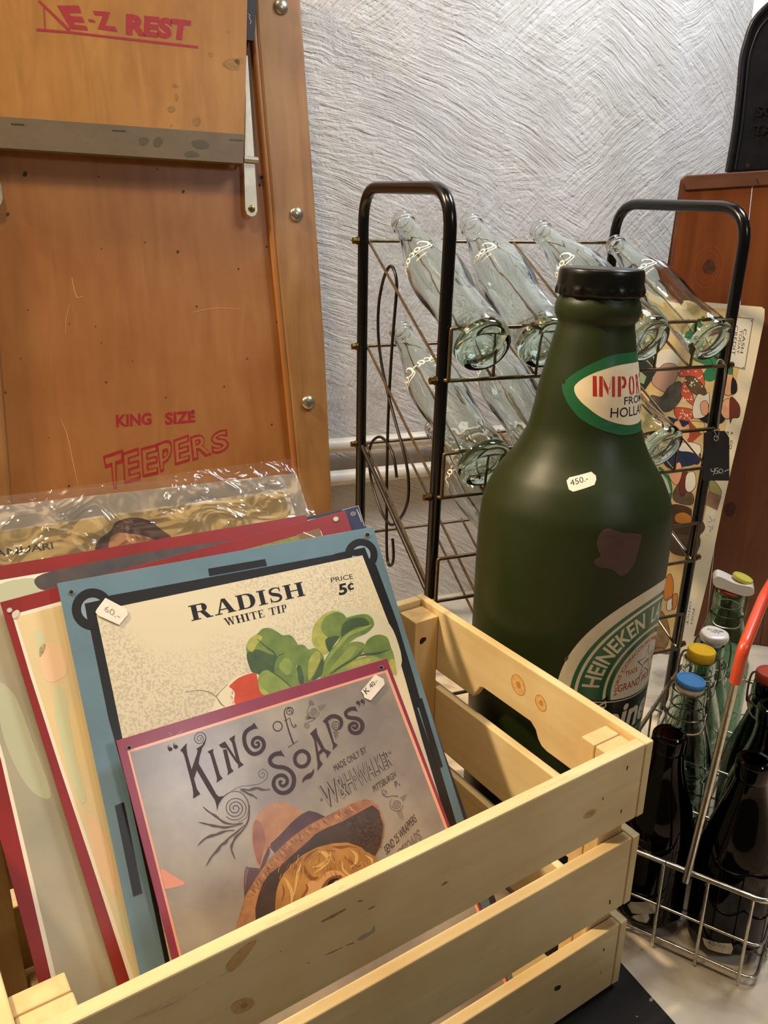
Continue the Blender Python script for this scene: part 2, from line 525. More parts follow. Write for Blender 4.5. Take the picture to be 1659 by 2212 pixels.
# heating pipes along the foot of the wall
M_PIPE = mat('pipe_paint', '#d2c6b4', 0.45, vary=0.12, vscale=25, bump=0.25, bscale=90)
wpl = Plane(WP-0.022*WY, WY)
for k, ((x0, y0), r, lab) in enumerate((((740, 961), 0.0115, 'upper of two white painted pipes running along the back wall'),
                                        ((740, 1031), 0.0120, 'lower of two white painted pipes running along the back wall'))):
    p = wpl.at(x0, y0)
    p = p-((p-WP) @ WX)*WX
    ptsp = [p+WX*(-1.3+i*0.13) for i in range(21) if -1.3+i*0.13 < WXC-0.06]
    t = thing('wall_pipe', lab, 'pipe', ptsp[0], 'pipes on the back wall')
    build('pipe', tube(ptsp, r, 16), M_PIPE, t, smooth=True)
    for q in (3, 11):
        c = ptsp[q]
        build('pipe_bracket', J(tube([c-WX*0.006, c+WX*0.006], r+0.0015, 16), boxv(c-WX*0.004-A3(0, 0, 0.004), WX*0.008, A3(0, 0, 0.008), WY*0.023)), M_PIPE, t)

# window past the end of the wall
e0 = WPTS[-2]; wq = WP+e0[0]*WX+(e0[1]+0.02)*WY
wt = thing('window_1', None, None, wq)
wt['kind'] = 'structure'
ang = math.radians(14); wd = math.cos(ang)*WX+math.sin(ang)*WY; wn = -math.sin(ang)*WX+math.cos(ang)*WY
M_WF = mat('window_frame_black', '#17171a', 0.4)
b0 = wq+A3(0, 0, 0.45)
build('window_frame', J(boxv(b0, wd*0.018, wn*0.03, A3(0, 0, 1.5)), boxv(b0, wd*0.7, wn*0.03, A3(0, 0, 0.03)), boxv(b0+A3(0, 0, 1.5), wd*0.7, wn*0.03, A3(0, 0, 0.03)),
      boxv(b0+wd*0.35, wd*0.02, wn*0.03, A3(0, 0, 1.5))), M_WF, wt)
M_SKY = bpy.data.materials.new('daylight_pane'); M_SKY.use_nodes = True
_b = M_SKY.node_tree.nodes['Principled BSDF']; _b.inputs['Base Color'].default_value = (0.8, 0.85, 0.95, 1)
_b.inputs['Emission Color'].default_value = (0.82, 0.9, 1.0, 1); _b.inputs['Emission Strength'].default_value = 1.0
build('window_pane', boxv(b0+wn*0.012, wd*0.7, wn*0.004, A3(0, 0, 1.5)), M_SKY, wt)
# the rest of the wall below the window
bl = WP+e0[0]*WX+e0[1]*WY
o = build('wall_right', boxv(bl+A3(0, 0, -0.001), wd*0.9, wn*0.1, A3(0, 0, 0.45)), MW, local=True)
tag(o, 'short plaster wall below the window', 'wall', kind='structure')
# cord hanging in front of the pane

# ------------------------------------------------------------------ wooden crate
def wood(name, c1, c2, knot, rough=0.5, axis='x', scale=1.0, bumps=0.25, contrast=(0.3, 0.75), dirt=0.0):
    m = bpy.data.materials.new(name); m.use_nodes = True; MATS[name] = m
    nt = m.node_tree; N = nt.nodes; L = nt.links; b = N['Principled BSDF']
    b.inputs['Roughness'].default_value = rough
    tc = N.new('ShaderNodeTexCoord'); mp = N.new('ShaderNodeMapping')
    sc = {'x': (4, 60, 60), 'y': (60, 4, 60), 'z': (60, 60, 4)}[axis]
    mp.inputs['Scale'].default_value = tuple(s*scale for s in sc)
    L.new(tc.outputs['Object'], mp.inputs[0])
    n = N.new('ShaderNodeTexNoise'); n.inputs['Scale'].default_value = 1.0; n.inputs['Detail'].default_value = 7; n.inputs['Distortion'].default_value = 0.8
    L.new(mp.outputs[0], n.inputs['Vector'])
    r = N.new('ShaderNodeValToRGB'); r.color_ramp.elements[0].position = contrast[0]; r.color_ramp.elements[1].position = contrast[1]
    r.color_ramp.elements[0].color = hexc(c1); r.color_ramp.elements[1].color = hexc(c2)
    L.new(n.outputs['Fac'], r.inputs[0])
    n2 = N.new('ShaderNodeTexNoise'); n2.inputs['Scale'].default_value = 9; n2.inputs['Detail'].default_value = 5
    L.new(tc.outputs['Object'], n2.inputs['Vector'])
    r2 = N.new('ShaderNodeValToRGB'); r2.color_ramp.elements[0].position = 0.33; r2.color_ramp.elements[1].position = 0.6
    r2.color_ramp.elements[0].color = hexc(knot); r2.color_ramp.elements[1].color = (1, 1, 1, 1)
    L.new(n2.outputs['Fac'], r2.inputs[0])
    mx = N.new('ShaderNodeMix'); mx.data_type = 'RGBA'; mx.blend_type = 'MULTIPLY'; mx.inputs[0].default_value = 0.5
    L.new(r.outputs[0], mx.inputs[6]); L.new(r2.outputs[0], mx.inputs[7])
    out = mx.outputs[2]
    if dirt:
        mp2 = N.new('ShaderNodeMapping'); mp2.inputs['Scale'].default_value = tuple(3 if s < 10 else 26 for s in sc)
        L.new(tc.outputs['Object'], mp2.inputs[0])
        n3 = N.new('ShaderNodeTexNoise'); n3.inputs['Scale'].default_value = 2.2; n3.inputs['Detail'].default_value = 8; n3.inputs['Roughness'].default_value = 0.75
        L.new(mp2.outputs[0], n3.inputs['Vector'])
        r3 = N.new('ShaderNodeValToRGB'); r3.color_ramp.elements[0].position = 0.60; r3.color_ramp.elements[1].position = 0.72
        r3.color_ramp.elements[0].color = (0, 0, 0, 1); r3.color_ramp.elements[1].color = (dirt, dirt, dirt, 1)
        L.new(n3.outputs['Fac'], r3.inputs[0])
        m3 = N.new('ShaderNodeMix'); m3.data_type = 'RGBA'; L.new(r3.outputs[0], m3.inputs[0]); L.new(out, m3.inputs[6]); m3.inputs[7].default_value = hexc('#5d4a36')
        out = m3.outputs[2]
    L.new(out, b.inputs['Base Color'])
    bp = N.new('ShaderNodeBump'); bp.inputs['Strength'].default_value = bumps; bp.inputs['Distance'].default_value = 0.001
    L.new(n.outputs['Fac'], bp.inputs['Height']); L.new(bp.outputs[0], b.inputs['Normal'])
    return m
CK1, CK2, CKN = '#dcc696', '#e8d6a6', '#dcc495'
M_CX = wood('pine_long', CK1, CK2, CKN, 0.48, 'x', dirt=0.55)
M_CY = wood('pine_short', CK1, CK2, CKN, 0.48, 'y', dirt=0.25)
M_CZ = wood('pine_post', '#d3b684', '#e6cf9c', CKN, 0.55, 'z', dirt=0.35)
crate = thing('wooden_crate', 'pale slatted pine crate in the foreground holding the tin signs', 'crate', cr(0, 0, 0))
CR3 = Matrix((CE1, CE2, CE3)).transposed()
crate.rotation_euler = CR3.to_euler()
CINV = CR3.inverted().to_4x4()
def cpart(name, VF, m, bevel=0.0012, **k):
    """crate parts are modelled in the crate's own axes: x to the right along the front, y inwards, z up"""
    return build(name, VF, m, crate, local=True, bevel=bevel, **k)
CG = (CH-3*CHS)/2
lev = [(0, CHS), (CHS+CG, 2*CHS+CG), (2*CHS+2*CG, CH)]
TA = 0.0097
for z0, z1 in lev:
    x0 = -CLEN+CT+0.0006; x1 = -CT-0.0006
    cpart('slat', boxv((x0, 0.0004, z0), (x1-x0, 0, 0), (0, TA, 0), (0, 0, z1-z0)), M_CX)
    cpart('slat', boxv((x0, CW-TA, z0), (x1-x0, 0, 0), (0, TA-0.0004, 0), (0, 0, z1-z0)), M_CX)
def end_slat(x, z0, z1, cut):
    if not cut:
        return boxv((x, 0, z0), (CT, 0, 0), (0, CW, 0), (0, 0, z1-z0))
    y = [0.0, 0.102, 0.1085, 0.1135, 0.1175, 0.1245, 0.1893, 0.1945, 0.2041, CW]
    zz = [z0, z0, z0+0.0015, z0+0.006, z0+0.0135, z0+0.0185, z0+0.0185, z0+0.0165, z0+0.001, z0]
    P = [(x, a, b) for a, b in zip(y, zz)]+[(x, CW, z1), (x, 0, z1)]
    return prism(P, (CT, 0, 0))
for x in (-CT, -CLEN):
    for i, (z0, z1) in enumerate(lev):
        cpart('handle_slat' if i == 2 else 'end_slat', end_slat(x, z0, z1, i == 2), M_CY)
PT = CH-0.006
for (xa, xb) in ((-0.037, -CT-0.0004), (-CLEN+CT+0.0004, -CLEN+CT+0.030)):
    w = xb-xa
    cpart('corner_post', J(boxv((xa, 0.0116, 0.0), (w, 0, 0), (0, 0.0135, 0), (0, 0, PT)), boxv((xa-0.0006, 0.0255, 0.0), (w, 0, 0), (0, 0.0140, 0), (0, 0, PT+0.0005))), M_CZ, 0.0011)
    cpart('corner_post', J(boxv((xa, CW-0.0390, 0.0), (w, 0, 0), (0, 0.0136, 0), (0, 0, PT-0.001)), boxv((xa, CW-0.0254, 0.0), (w, 0, 0), (0, 0.0138, 0), (0, 0, PT-0.001))), M_CZ, 0.0008)
for k in range(4):
    y0 = 0.0135+k*0.068
    cpart('bottom_board', boxv((-CLEN+0.041, y0, 0.002), (CLEN-0.082, 0, 0), (0, 0.060, 0), (0, 0, 0.008)), M_CX)
# bolt hole, knots, staples, scuffs
M_KN = mat('knot_brown', '#c7a267', 0.6, vary=0.12, vscale=300); M_KN2 = mat('knot_heart', '#b4854a', 0.6)
M_DK = mat('hole_dark', '#24180e', 0.9); M_SC = mat('scuff', '#93805c', 0.8, vary=0.2, vscale=400); M_SG = mat('grey_scuff', '#a59c80', 0.8)
cpl = lambda P0, n: Plane(P0, n)
fa = Art(cpl(cr(0, 0.0004, 0), -CE2))
z = Zm(1200, 1560, 7.213)
def cpoly(A, zf, pts, m, layer=0, sm=4): A.poly(blob(zf(pts), sm), m, layer)
fa.next('knot'); cpoly(fa, z, [(430, 1480), (520, 1380), (600, 1350), (640, 1390), (590, 1450), (500, 1500)], M_KN)
cpoly(fa, z, [(515, 1425), (560, 1385), (600, 1395), (560, 1440)], M_KN2, 1)
for P in ([(1115, 680), (1132, 680), (1113, 755), (1102, 745)], [(1025, 1355), (1035, 1365), (1022, 1420), (1010, 1415)], [(735, 1175), (748, 1170), (738, 1215), (726, 1210)]):
    fa.next('staple'); fa.poly(z(P), M_DK, 1)
z = Zm(1200, 1760, 7.213)
for P in ([(840, 1325), (858, 1330), (850, 1395), (835, 1390)], [(745, 2080), (760, 2075), (757, 2125), (745, 2125)]): fa.next('staple'); fa.poly(z(P), M_DK, 1)
z = Zm(1200, 1960, 7.213)
fa.next('knot_hole'); cpoly(fa, z, [(-5, 1240), (40, 1215), (82, 1215), (65, 1270), (10, 1300), (-20, 1280)], M_DK, 1)
for P in ([(605, 1370), (622, 1365), (618, 1385)], [(700, 1000), (718, 1000), (712, 1035), (704, 1035)]): fa.next('scuff'); fa.poly(z(P), M_SC, 1)
z = Zm(500, 1900, 3.318)
fa.next('knot'); cpoly(fa, z, [(0, 900), (80, 850), (150, 855), (160, 900), (90, 950), (20, 960)], M_KN)
cpoly(fa, z, [(60, 905), (100, 880), (120, 895), (90, 925)], M_KN2, 1)
fa.next('knot'); cpoly(fa, z, [(-40, 620), (40, 520), (130, 450), (180, 440), (100, 560), (0, 660)], M_KN)
fa.next('scuff'); cpoly(fa, z, [(900, 430), (940, 395), (1000, 370), (1020, 330), (1027, 370), (980, 405), (930, 435)], M_SG)
for P in ([(660, 545), (700, 525), (780, 490), (795, 480), (790, 490), (720, 525)], [(640, 300), (740, 245), (820, 205), (815, 218), (720, 275), (650, 305)], [(980, 210), (1030, 185), (1028, 195), (985, 217)],
          [(820, 470), (880, 448), (880, 455), (825, 475)], [(910, 150), (940, 145), (935, 158), (905, 160)], [(1500, 45), (1530, 15), (1560, 10), (1530, 35)], [(540, 597), (562, 590), (552, 602)], [(345, 510), (355, 508), (352, 517)]):
    fa.next('scuff'); fa.poly(z(P), M_SC, 1)
for fo in fa.each(crate): fo.matrix_parent_inverse = CINV
ia = Art(cpl(cr(-CT, 0, 0), -CE1))
z = Zm(840, 1240, 2.765)
for (cx_, cy_, rx, ry) in ((773, 662, 34, 66), (908, 770, 27, 52)):
    e = z(ell(cx_, cy_, rx, ry, math.radians(-22)))
    ia.next('knot'); ia.poly(e, mat('knot_pale', '#d9b06c', 0.55, vary=0.12, vscale=300), 0)
    ia.line([(p[0], p[1], 1.4) for p in e], mat('knot_ring', '#bb8844', 0.55), 1, closed=True)
    ia.poly(z(ell(cx_+2, cy_, rx*0.35, ry*0.35, math.radians(-22))), mat('knot_ring', '#bb8844', 0.55), 1)
for io in ia.each(crate): io.matrix_parent_inverse = CINV
pa = Art(cpl(cr(0, CW-0.0390, 0), -CE2))
z = Zm(860, 1260, 8.295)
pa.poly(blob(z([(385, 1050), (400, 1000), (450, 968), (495, 970), (500, 1010), (465, 1050), (430, 1085), (395, 1090)])), M_DK, 0)
po = pa.make('bolt_hole', crate); po.matrix_parent_inverse = CINV

# ------------------------------------------------------------------ tin signs standing in the crate
def sign_plane(b0, b1, z0=0.012, da=0.0):
    """leans back: b0 at the crate floor, b1 at rim height; da turns it a little about the vertical"""
    up = nz(cr(0, b1, CH)-cr(0, b0, z0)); t = nz(CE1+da*CE2)
    P0 = cr(-0.22, b0, z0)
    return Plane(P0, np.cross(t, up))
def run_to_z(pl, pA, pB, z):
    """point where the line through two pixels of the plane reaches height z"""
    A, B = pl.at(*pA), pl.at(*pB); return A+(B-A)*((z-A[2])/(B[2]-A[2]))
def px(P): return tuple(proj(P))
def inpoly(pts, q):
    return q
TIN = 0.0009
def sheet(name, label, cat, pl, corners, m_edge, zmin=0.0165, group='signs and poster standing in the crate', m_face=None, thick=TIN, part='sheet'):
    """corners: TL, TR, a pixel lower on the right edge, a pixel lower on the left edge; runs down to the crate floor"""
    TL, TR, RD_, LD_ = corners
    P = [pl.at(*TL), pl.at(*TR), run_to_z(pl, TR, RD_, zmin), run_to_z(pl, TL, LD_, zmin)]
    t = thing(name, label, cat, P[3], group)
    build(part, prism(P, -pl.n*thick), m_edge, t, bevel=0.0002)
    return t, P
def holes(A, pts, layer=9, r=5.0, m=None):
    for (x, y) in pts:
        A.poly(ell(x, y, r*1.25, r*1.05, -0.3), mat('hole_rim', '#8f8a80', 0.4), layer)
        A.poly(ell(x, y, r*0.9, r*0.8, -0.3), m or M_DK, layer+1)
def sticker_mat(): return mat('sticker_paper', '#efe6d6', 0.6, vary=0.05, vscale=120)
M_INK = mat('sticker_ink', '#2c2622', 0.7)

# ---- 1. soap sign (front)
SP = sign_plane(0.018, 0.200)
M_MAG = mat('soap_border', '#8c3149', 0.36, vary=0.06, vscale=40, coat=0.12)
M_SAL = mat('soap_line', '#e9a98a', 0.35, coat=0.3)
M_GRY = mat('soap_ground', '#857c77', 0.27, col2='#aba191', vscale=15, coat=0.15)
M_LET = mat('soap_lettering', '#3f2e33', 0.45)
M_THN = mat('soap_thin_ink', '#5d524e', 0.45)
soap, SC4 = sheet('tin_sign', 'tin sign with maroon border and a child in a straw hat, foremost in the crate', 'sign', SP,
                  ((250.6, 1600), (835.5, 1421.7), (972.9, 1785.7), (367.8, 2058)), M_MAG)
A = Art(SP)
sl = [px(p) for p in SC4]
def inset(q, d):
    TL, TR, BR, BL = map(np.array, q)
    return q
def lerp(a, b, t): return (a[0]+(b[0]-a[0])*t, a[1]+(b[1]-a[1])*t)
# border line and picture ground, run down below the rim
def below(a, b, n=1.0):
    """continue a pixel line to the sign's lower edge"""
    return px(run_to_z(SP, a, b, 0.03))
tl, tr = (275, 1621), (836.5, 1446.5)
sal = [tl, tr, below(tr, (966.5, 1787)), below(tl, (387, 2066))]
tl, tr = (280.5, 1625.5), (832.5, 1453)
gry = [tl, tr, below(tr, (961, 1790)), below(tl, (391, 2060))]
A.poly(sal, M_SAL, 0); A.poly(gry, M_GRY, 1)
z5 = Zm(240, 1400, 2.074)
cl = lambda name, c, r=0.4, **k: mat(name, c, r, **k)
def pp(zf, pts, m, layer, sm=4): A.poly(blob(zf(pts), sm), m, layer)
def ps(zf, pts, m, layer): A.poly(zf(pts), m, layer)
pp(z5, [(222, 990), (270, 1015), (330, 1052), (290, 1070), (245, 1078), (238, 1060)], cl('soap_flare', '#e29a84'), 2)
zA = Zm(340, 1500, 5.53); zB = Zm(560, 1480, 5.53); zC = Zm(660, 1560, 5.53); zD = Zm(500, 1700, 4.608)
# KING
ps(zA, [(270, 670), (350, 580), (346, 640), (357, 720), (412, 915), (470, 1130), (512, 1190), (425, 1247), (428, 1180), (418, 1110), (322, 740), (303, 695)], M_LET, 4)
ps(zA, [(405, 905), (468, 720), (480, 672), (465, 650), (575, 580), (535, 640), (505, 740), (490, 835), (440, 1000), (428, 985)], M_LET, 4.3)
ps(zA, [(465, 895), (492, 828), (640, 1080), (700, 1190), (735, 1222), (805, 1213), (765, 1258), (728, 1320), (712, 1392), (705, 1330), (690, 1270), (600, 1130)], M_LET, 4.6)
A.line(zA([(545, 600, 22), (568, 560, 16), (577, 520, 9), (565, 480, 8), (530, 457, 7), (485, 460, 7), (452, 490, 7), (443, 530, 7), (460, 570, 7), (500, 588, 7), (535, 570, 6), (548, 530, 6), (530, 495, 6), (497, 492, 6), (475, 520, 6), (485, 550, 5), (512, 552, 5), (522, 528, 5), (505, 515, 5)]) if False else
       [(p[0], p[1], p[2]/5.53) for p in zA([(545, 600, 22), (568, 560, 16), (577, 520, 9), (565, 480, 8), (530, 457, 7), (485, 460, 7), (452, 490, 7), (443, 530, 7), (460, 570, 7), (500, 588, 7), (535, 570, 6), (548, 530, 6), (530, 495, 6), (497, 492, 6), (475, 520, 6), (485, 550, 5), (512, 552, 5), (522, 528, 5), (505, 515, 5)])], M_LET, 4, n=4)
def st(zf, sc, pts, m, layer, n=4, closed=False):
    A.line([(p[0], p[1], p[2]/sc) for p in zf(pts)], m, layer, n=n, closed=closed)
ps(zA, [(595, 685), (668, 648), (664, 695), (745, 960), (780, 1005), (705, 1055), (712, 1005), (640, 750), (625, 708)], M_LET, 4)
ps(zA, [(783, 660), (826, 655), (880, 880), (910, 915), (835, 968), (842, 920), (785, 680)], M_LET, 4)
ps(zA, [(733, 605), (805, 560), (925, 745), (985, 800), (1030, 840), (962, 884), (966, 842), (930, 800), (822, 640), (768, 640)], M_LET, 4.3)
ps(zA, [(857, 530), (925, 485), (920, 545), (985, 800), (935, 750), (890, 575)], M_LET, 4.6)
ps(zA, [(1155, 338), (1200, 412), (1150, 402), (1120, 375)], M_LET, 4.6)
st(zA, 5.53, [(1172, 382, 50), (1110, 405, 48), (1055, 450, 48), (1035, 520, 46), (1050, 610, 48), (1092, 680, 48), (1150, 712, 48), (1220, 692, 46), (1264, 640, 45), (1270, 580, 44), (1240, 532, 43), (1190, 516, 42), (1143, 545, 38), (1135, 600, 36), (1175, 632, 34), (1212, 610, 30), (1200, 572, 26), (1170, 585, 16)], M_LET, 4)
# SOAPS
ps(zB, [(253, 775), (303, 858), (250, 835), (225, 800)], M_LET, 4.6)
st(zB, 5.53, [(268, 818, 52), (205, 820, 52), (150, 850, 50), (125, 900, 48), (150, 950, 48), (210, 975, 46), (285, 982, 48), (355, 1015, 48), (402, 1075, 50), (413, 1150, 50), (388, 1230, 50), (330, 1278, 48), (260, 1286, 46), (200, 1250, 45), (170, 1190, 44), (182, 1120, 42), (235, 1080, 42), (292, 1082, 42), (330, 1122, 40), (328, 1172, 38), (288, 1205, 36), (250, 1188, 32), (246, 1150, 28), (276, 1152, 16)], M_LET, 4)
o_ = ell(508, 880, 107, 116, 0.2); i_ = ell(508, 880, 64, 72, 0.2)
A.poly([p[:2] for p in zB(o_)], M_LET, 4, holes=[[p[:2] for p in zB(i_)]])
pp(zB, [(515, 1172), (522, 1112), (575, 1062), (622, 1040), (652, 998), (646, 1060), (612, 1110), (560, 1128), (530, 1150)], M_LET, 4)
A.poly(zB([(605, 580), (680, 508), (690, 580), (780, 760), (855, 800), (805, 877), (802, 832), (770, 790), (718, 832), (720, 890), (757, 942), (690, 1027), (697, 950), (655, 660), (630, 610)]), M_LET, 4, holes=[zB([(676, 650), (738, 762), (704, 800)])])
ps(zB, [(755, 430), (805, 395), (832, 470), (880, 640), (892, 680), (935, 715), (875, 777), (880, 720), (802, 490), (785, 455)], M_LET, 4)
st(zB, 5.53, [(790, 425, 44), (850, 378, 46), (910, 372, 46), (962, 400, 46), (980, 450, 42), (965, 505, 28), (925, 535, 9), (885, 522, 7), (866, 482, 7), (885, 445, 7), (920, 436, 7), (946, 460, 7), (940, 500, 6), (910, 510, 6), (890, 488, 6), (905, 465, 5), (922, 475, 5), (912, 488, 5)], M_LET, 4.3)
for q in ([(880, 545, 3), (905, 600, 11), (915, 655, 3)], [(892, 545, 3), (925, 590, 10), (935, 625, 3)], [(905, 545, 3), (935, 565, 8), (945, 580, 3)]): st(zB, 5.53, q, M_THN, 4)
ps(zB, [(1140, 250), (1175, 315), (1130, 300), (1105, 270)], M_LET, 4.6)
st(zB, 5.53, [(1150, 282, 44), (1095, 283, 44), (1045, 310, 42), (1030, 345, 40), (1055, 382, 42), (1110, 392, 44), (1170, 402, 46), (1218, 440, 47), (1230, 500, 48), (1200, 555, 46), (1142, 573, 44), (1088, 545, 42), (1076, 492, 40), (1110, 456, 38), (1152, 458, 34), (1168, 490, 32), (1145, 518, 28), (1118, 505, 24), (1132, 490, 14)], M_LET, 4)
for (q, x) in ((zA, (152, 645)), (zA, (218, 618))):
    pp(q, [(x[0]-25, x[1]+5), (x[0]-5, x[1]-18), (x[0]+22, x[1]-4), (x[0]+24, x[1]+18), (x[0]+2, x[1]+34), (x[0]-22, x[1]+24)], M_LET, 4)
    st(q, 5.53, [(x[0]-18, x[1]+8, 14), (x[0]-26, x[1]-15, 10), (x[0]-12, x[1]-42, 4)], M_LET, 4.3)
for x in ((1178, 208), (1230, 190)):
    pp(zB, [(x[0]-24, x[1]), (x[0]-5, x[1]-22), (x[0]+20, x[1]-8), (x[0]+22, x[1]+12), (x[0], x[1]+26), (x[0]-20, x[1]+14)], M_LET, 4)
    st(zB, 5.53, [(x[0]+16, x[1]-2, 14), (x[0]+22, x[1]+28, 10), (x[0]+5, x[1]+56, 4)], M_LET, 4.3)
# of
e = zB(ell(218, 491, 54, 57)); A.line([(p[0], p[1], 2.0) for p in e], M_LET, 4, closed=True)
st(zB, 5.53, [(365, 322, 8), (352, 310, 8), (368, 298, 8), (388, 320, 8), (372, 350, 8), (338, 345, 8), (325, 315, 8), (345, 282, 9), (380, 270, 9), (400, 290, 9), (403, 325, 8), (385, 350, 7)], M_LET, 4)
st(zB, 5.53, [(390, 278, 9), (350, 265, 10), (312, 285, 11), (298, 330, 12), (312, 400, 13), (350, 540, 15), (395, 670, 17), (412, 700, 15)], M_LET, 4.3)
st(zB, 5.53, [(345, 740, 14), (360, 735, 7), (400, 706, 7), (455, 668, 6), (462, 662, 12)], M_LET, 4.5)
st(zB, 5.53, [(295, 432, 7), (325, 415, 7), (362, 392, 6), (368, 408, 7), (385, 470, 9), (410, 502, 9), (436, 492, 9), (432, 472, 8), (415, 478, 8)], M_LET, 4.6)
# shell ornament beside "of" and the one at the right, the swirl below KING
def shell(zf, sc, c, r, wedges, m):
    st(zf, sc, spiral(c[0], c[1], r*0.08, r*0.72, 2.4, 0.5, 6, 6), m, 4, n=0)
    st(zf, sc, spiral(c[0], c[1], r*0.98, r*1.02, 0.62, 0.1, 5, 5, 30), m, 4, n=0)
    for (a, w, l) in wedges:
        for k in range(7):
            t = k/6.0; rr = r*(1.1+l*t); hw = w*(1-t)+0.02
            st(zf, sc, [(c[0]+rr*math.cos(a+s*hw), c[1]+rr*math.sin(a+s*hw), 4) for s in (-1, -0.5, 0, 0.5, 1)], m, 4, n=0)
shell(zB, 5.53, (645, 315), 72, ((-1.85, 0.42, 1.0), (-0.48, 0.40, 1.3)), M_THN)
st(zB, 5.53, [(572, 490, 7), (560, 480, 7), (572, 465, 7), (594, 480, 7), (582, 510, 7), (550, 505, 7), (540, 470, 7), (565, 448, 6), (620, 430, 6), (665, 395, 12), (615, 395, 5)], M_THN, 4)
for a in (-2.2, -2.6, -3.0, -3.4): st(zB, 5.53, [(612, 395, 9), (612+35*math.cos(a), 395+35*math.sin(a), 10), (612+72*math.cos(a), 395+72*math.sin(a), 2)], M_THN, 4, n=0)
shell(zC, 5.53, (1085, 980), 80, ((-0.75, 0.35, 1.0), (1.2, 0.36, 1.5)), M_THN)
st(zC, 5.53, [(955, 838, 6), (942, 826, 6), (955, 815, 6), (970, 835, 6), (950, 862, 6), (920, 850, 6), (910, 815, 6), (935, 800, 5)], M_THN, 4)
st(zC, 5.53, [(910, 815, 6), (925, 868, 8), (975, 892, 9), (1040, 880, 7), (1105, 885, 12)], M_THN, 4.3)
st(zA, 5.53, spiral(928, 1360, 18, 145, 3.0, 2.4, 12, 8, 120), M_THN, 4, n=0)
st(zA, 5.53, [(800, 1212, 14), (860, 1172, 9), (930, 1158, 8), (1000, 1175, 8), (1050, 1225, 10), (1085, 1300, 10), (1085, 1400, 8), (1050, 1480, 6), (960, 1530, 5)], M_THN, 4)
st(zA, 5.53, [(880, 1155, 5), (940, 1120, 6), (1010, 1095, 6), (1100, 1088, 6), (1210, 1070, 6), (1290, 1020, 6), (1315, 960, 6), (1295, 910, 6), (1250, 895, 6), (1212, 930, 6), (1222, 985, 6), (1262, 990, 6), (1280, 950, 5), (1255, 930, 5), (1245, 960, 5)], M_THN, 4)
def feather(pts, w):
    q = zA(pts); n = len(q)
    st(zA, 5.53, [(p[0], p[1], w*math.sin(math.pi*min(1, (i+0.35)/n))*(1.25 if i % 2 else 0.75)+3) for i, p in enumerate(pts)], M_THN, 4, n=3)
feather([(980, 1130), (1040, 1135), (1090, 1145), (1140, 1130), (1190, 1118), (1240, 1135), (1290, 1140), (1345, 1135)], 26)
feather([(985, 1145), (1040, 1160), (1080, 1185), (1120, 1200), (1150, 1215), (1190, 1245)], 22)
feather([(545, 1340), (590, 1385), (640, 1420), (690, 1450), (740, 1490), (800, 1530), (900, 1550), (1020, 1535)], 24)
feather([(490, 1525), (550, 1540), (610, 1555), (670, 1570), (730, 1578), (800, 1590), (900, 1575), (1010, 1545)], 26)
feather([(480, 1810), (530, 1755), (580, 1715), (640, 1690), (700, 1675), (760, 1650), (830, 1630), (920, 1622)], 28)
feather([(580, 2055), (620, 1980), (665, 1915), (720, 1860), (760, 1800), (810, 1770), (850, 1720), (940, 1650), (1040, 1560)], 30)
feather([(925, 1970), (905, 1915), (885, 1860), (885, 1810), (905, 1760), (940, 1700), (1010, 1630), (1085, 1500), (1100, 1320)], 26)
# small lettering
A.text('MADE ONLY BY', zB([(880, 962), (1262, 722), (1288, 800), (908, 1035)]), M_LET, 4)
qw = zB([(700, 1212), (1525, 768), (1592, 952), (800, 1492)])
A.text('W&H·WALKER', qw, M_LET, 4, bold=0.028)
A.text('W&H·WALKER', qw, cl('soap_inline', '#91887f'), 5, bold=-0.004)
for c in ((742, 1368), (890, 1272), (978, 1208), (1558, 808)):
    A.line([(p[0], p[1], 0.9) for p in zB(ell(c[0], c[1], 11, 12))], M_LET, 4, closed=True)
A.text('PITTSBURGH', zC([(795, 768), (1062, 582), (1085, 655), (820, 842)]), M_LET, 4)
A.text('P', zC([(1058, 712), (1090, 700), (1100, 770), (1075, 785)]), M_LET, 4); A.text('A', zC([(1105, 735), (1125, 727), (1133, 755), (1112, 765)]), M_LET, 4)
A.text('SEND 25 WRAPPERS', zC([(932, 1492), (1295, 1092), (1330, 1182), (968, 1588)]), M_LET, 4)
A.text('of', zC([(1090, 1500), (1165, 1460), (1185, 1520), (1105, 1565)]), M_THN, 4)
q = zC([(1165, 1455), (1345, 1262), (1395, 1395), (1205, 1570)])
A.text('SOAPS', q, M_THN, 4, bold=0.022); A.text('SOAPS', q, cl('soap_inline', '#91887f'), 5, bold=-0.002)
# hat and child
M_ST1 = cl('hat_crown', '#a06e58', 0.36, col2='#b68a64', vscale=60, coat=0.3); M_ST2 = cl('hat_straw', '#b27f58', 0.36, col2='#8d5d46', vscale=90, coat=0.3)
M_HD = cl('hat_underside', '#4b3a38', 0.36, col2='#3a3133', vscale=60, coat=0.3); M_BD = cl('hat_band', '#5d434a', 0.36, col2='#4a3440', vscale=40, coat=0.3)
M_HR = cl('child_hair', '#c08d50', 0.36, col2='#a06f40', vscale=55, coat=0.3); M_HL = cl('child_hair_light', '#d9b06e', 0.36); M_HS = cl('child_hair_dark', '#8a5a36', 0.36)
M_SK = cl('child_skin', '#d3a06c', 0.36, coat=0.3)
pp(zD, [(198, 440), (215, 360), (270, 260), (350, 190), (440, 158), (530, 152), (590, 180), (650, 212), (705, 250), (640, 330), (560, 420), (460, 520), (390, 610), (340, 700), (300, 770), (272, 800), (235, 700), (208, 560)], M_ST1, 2)
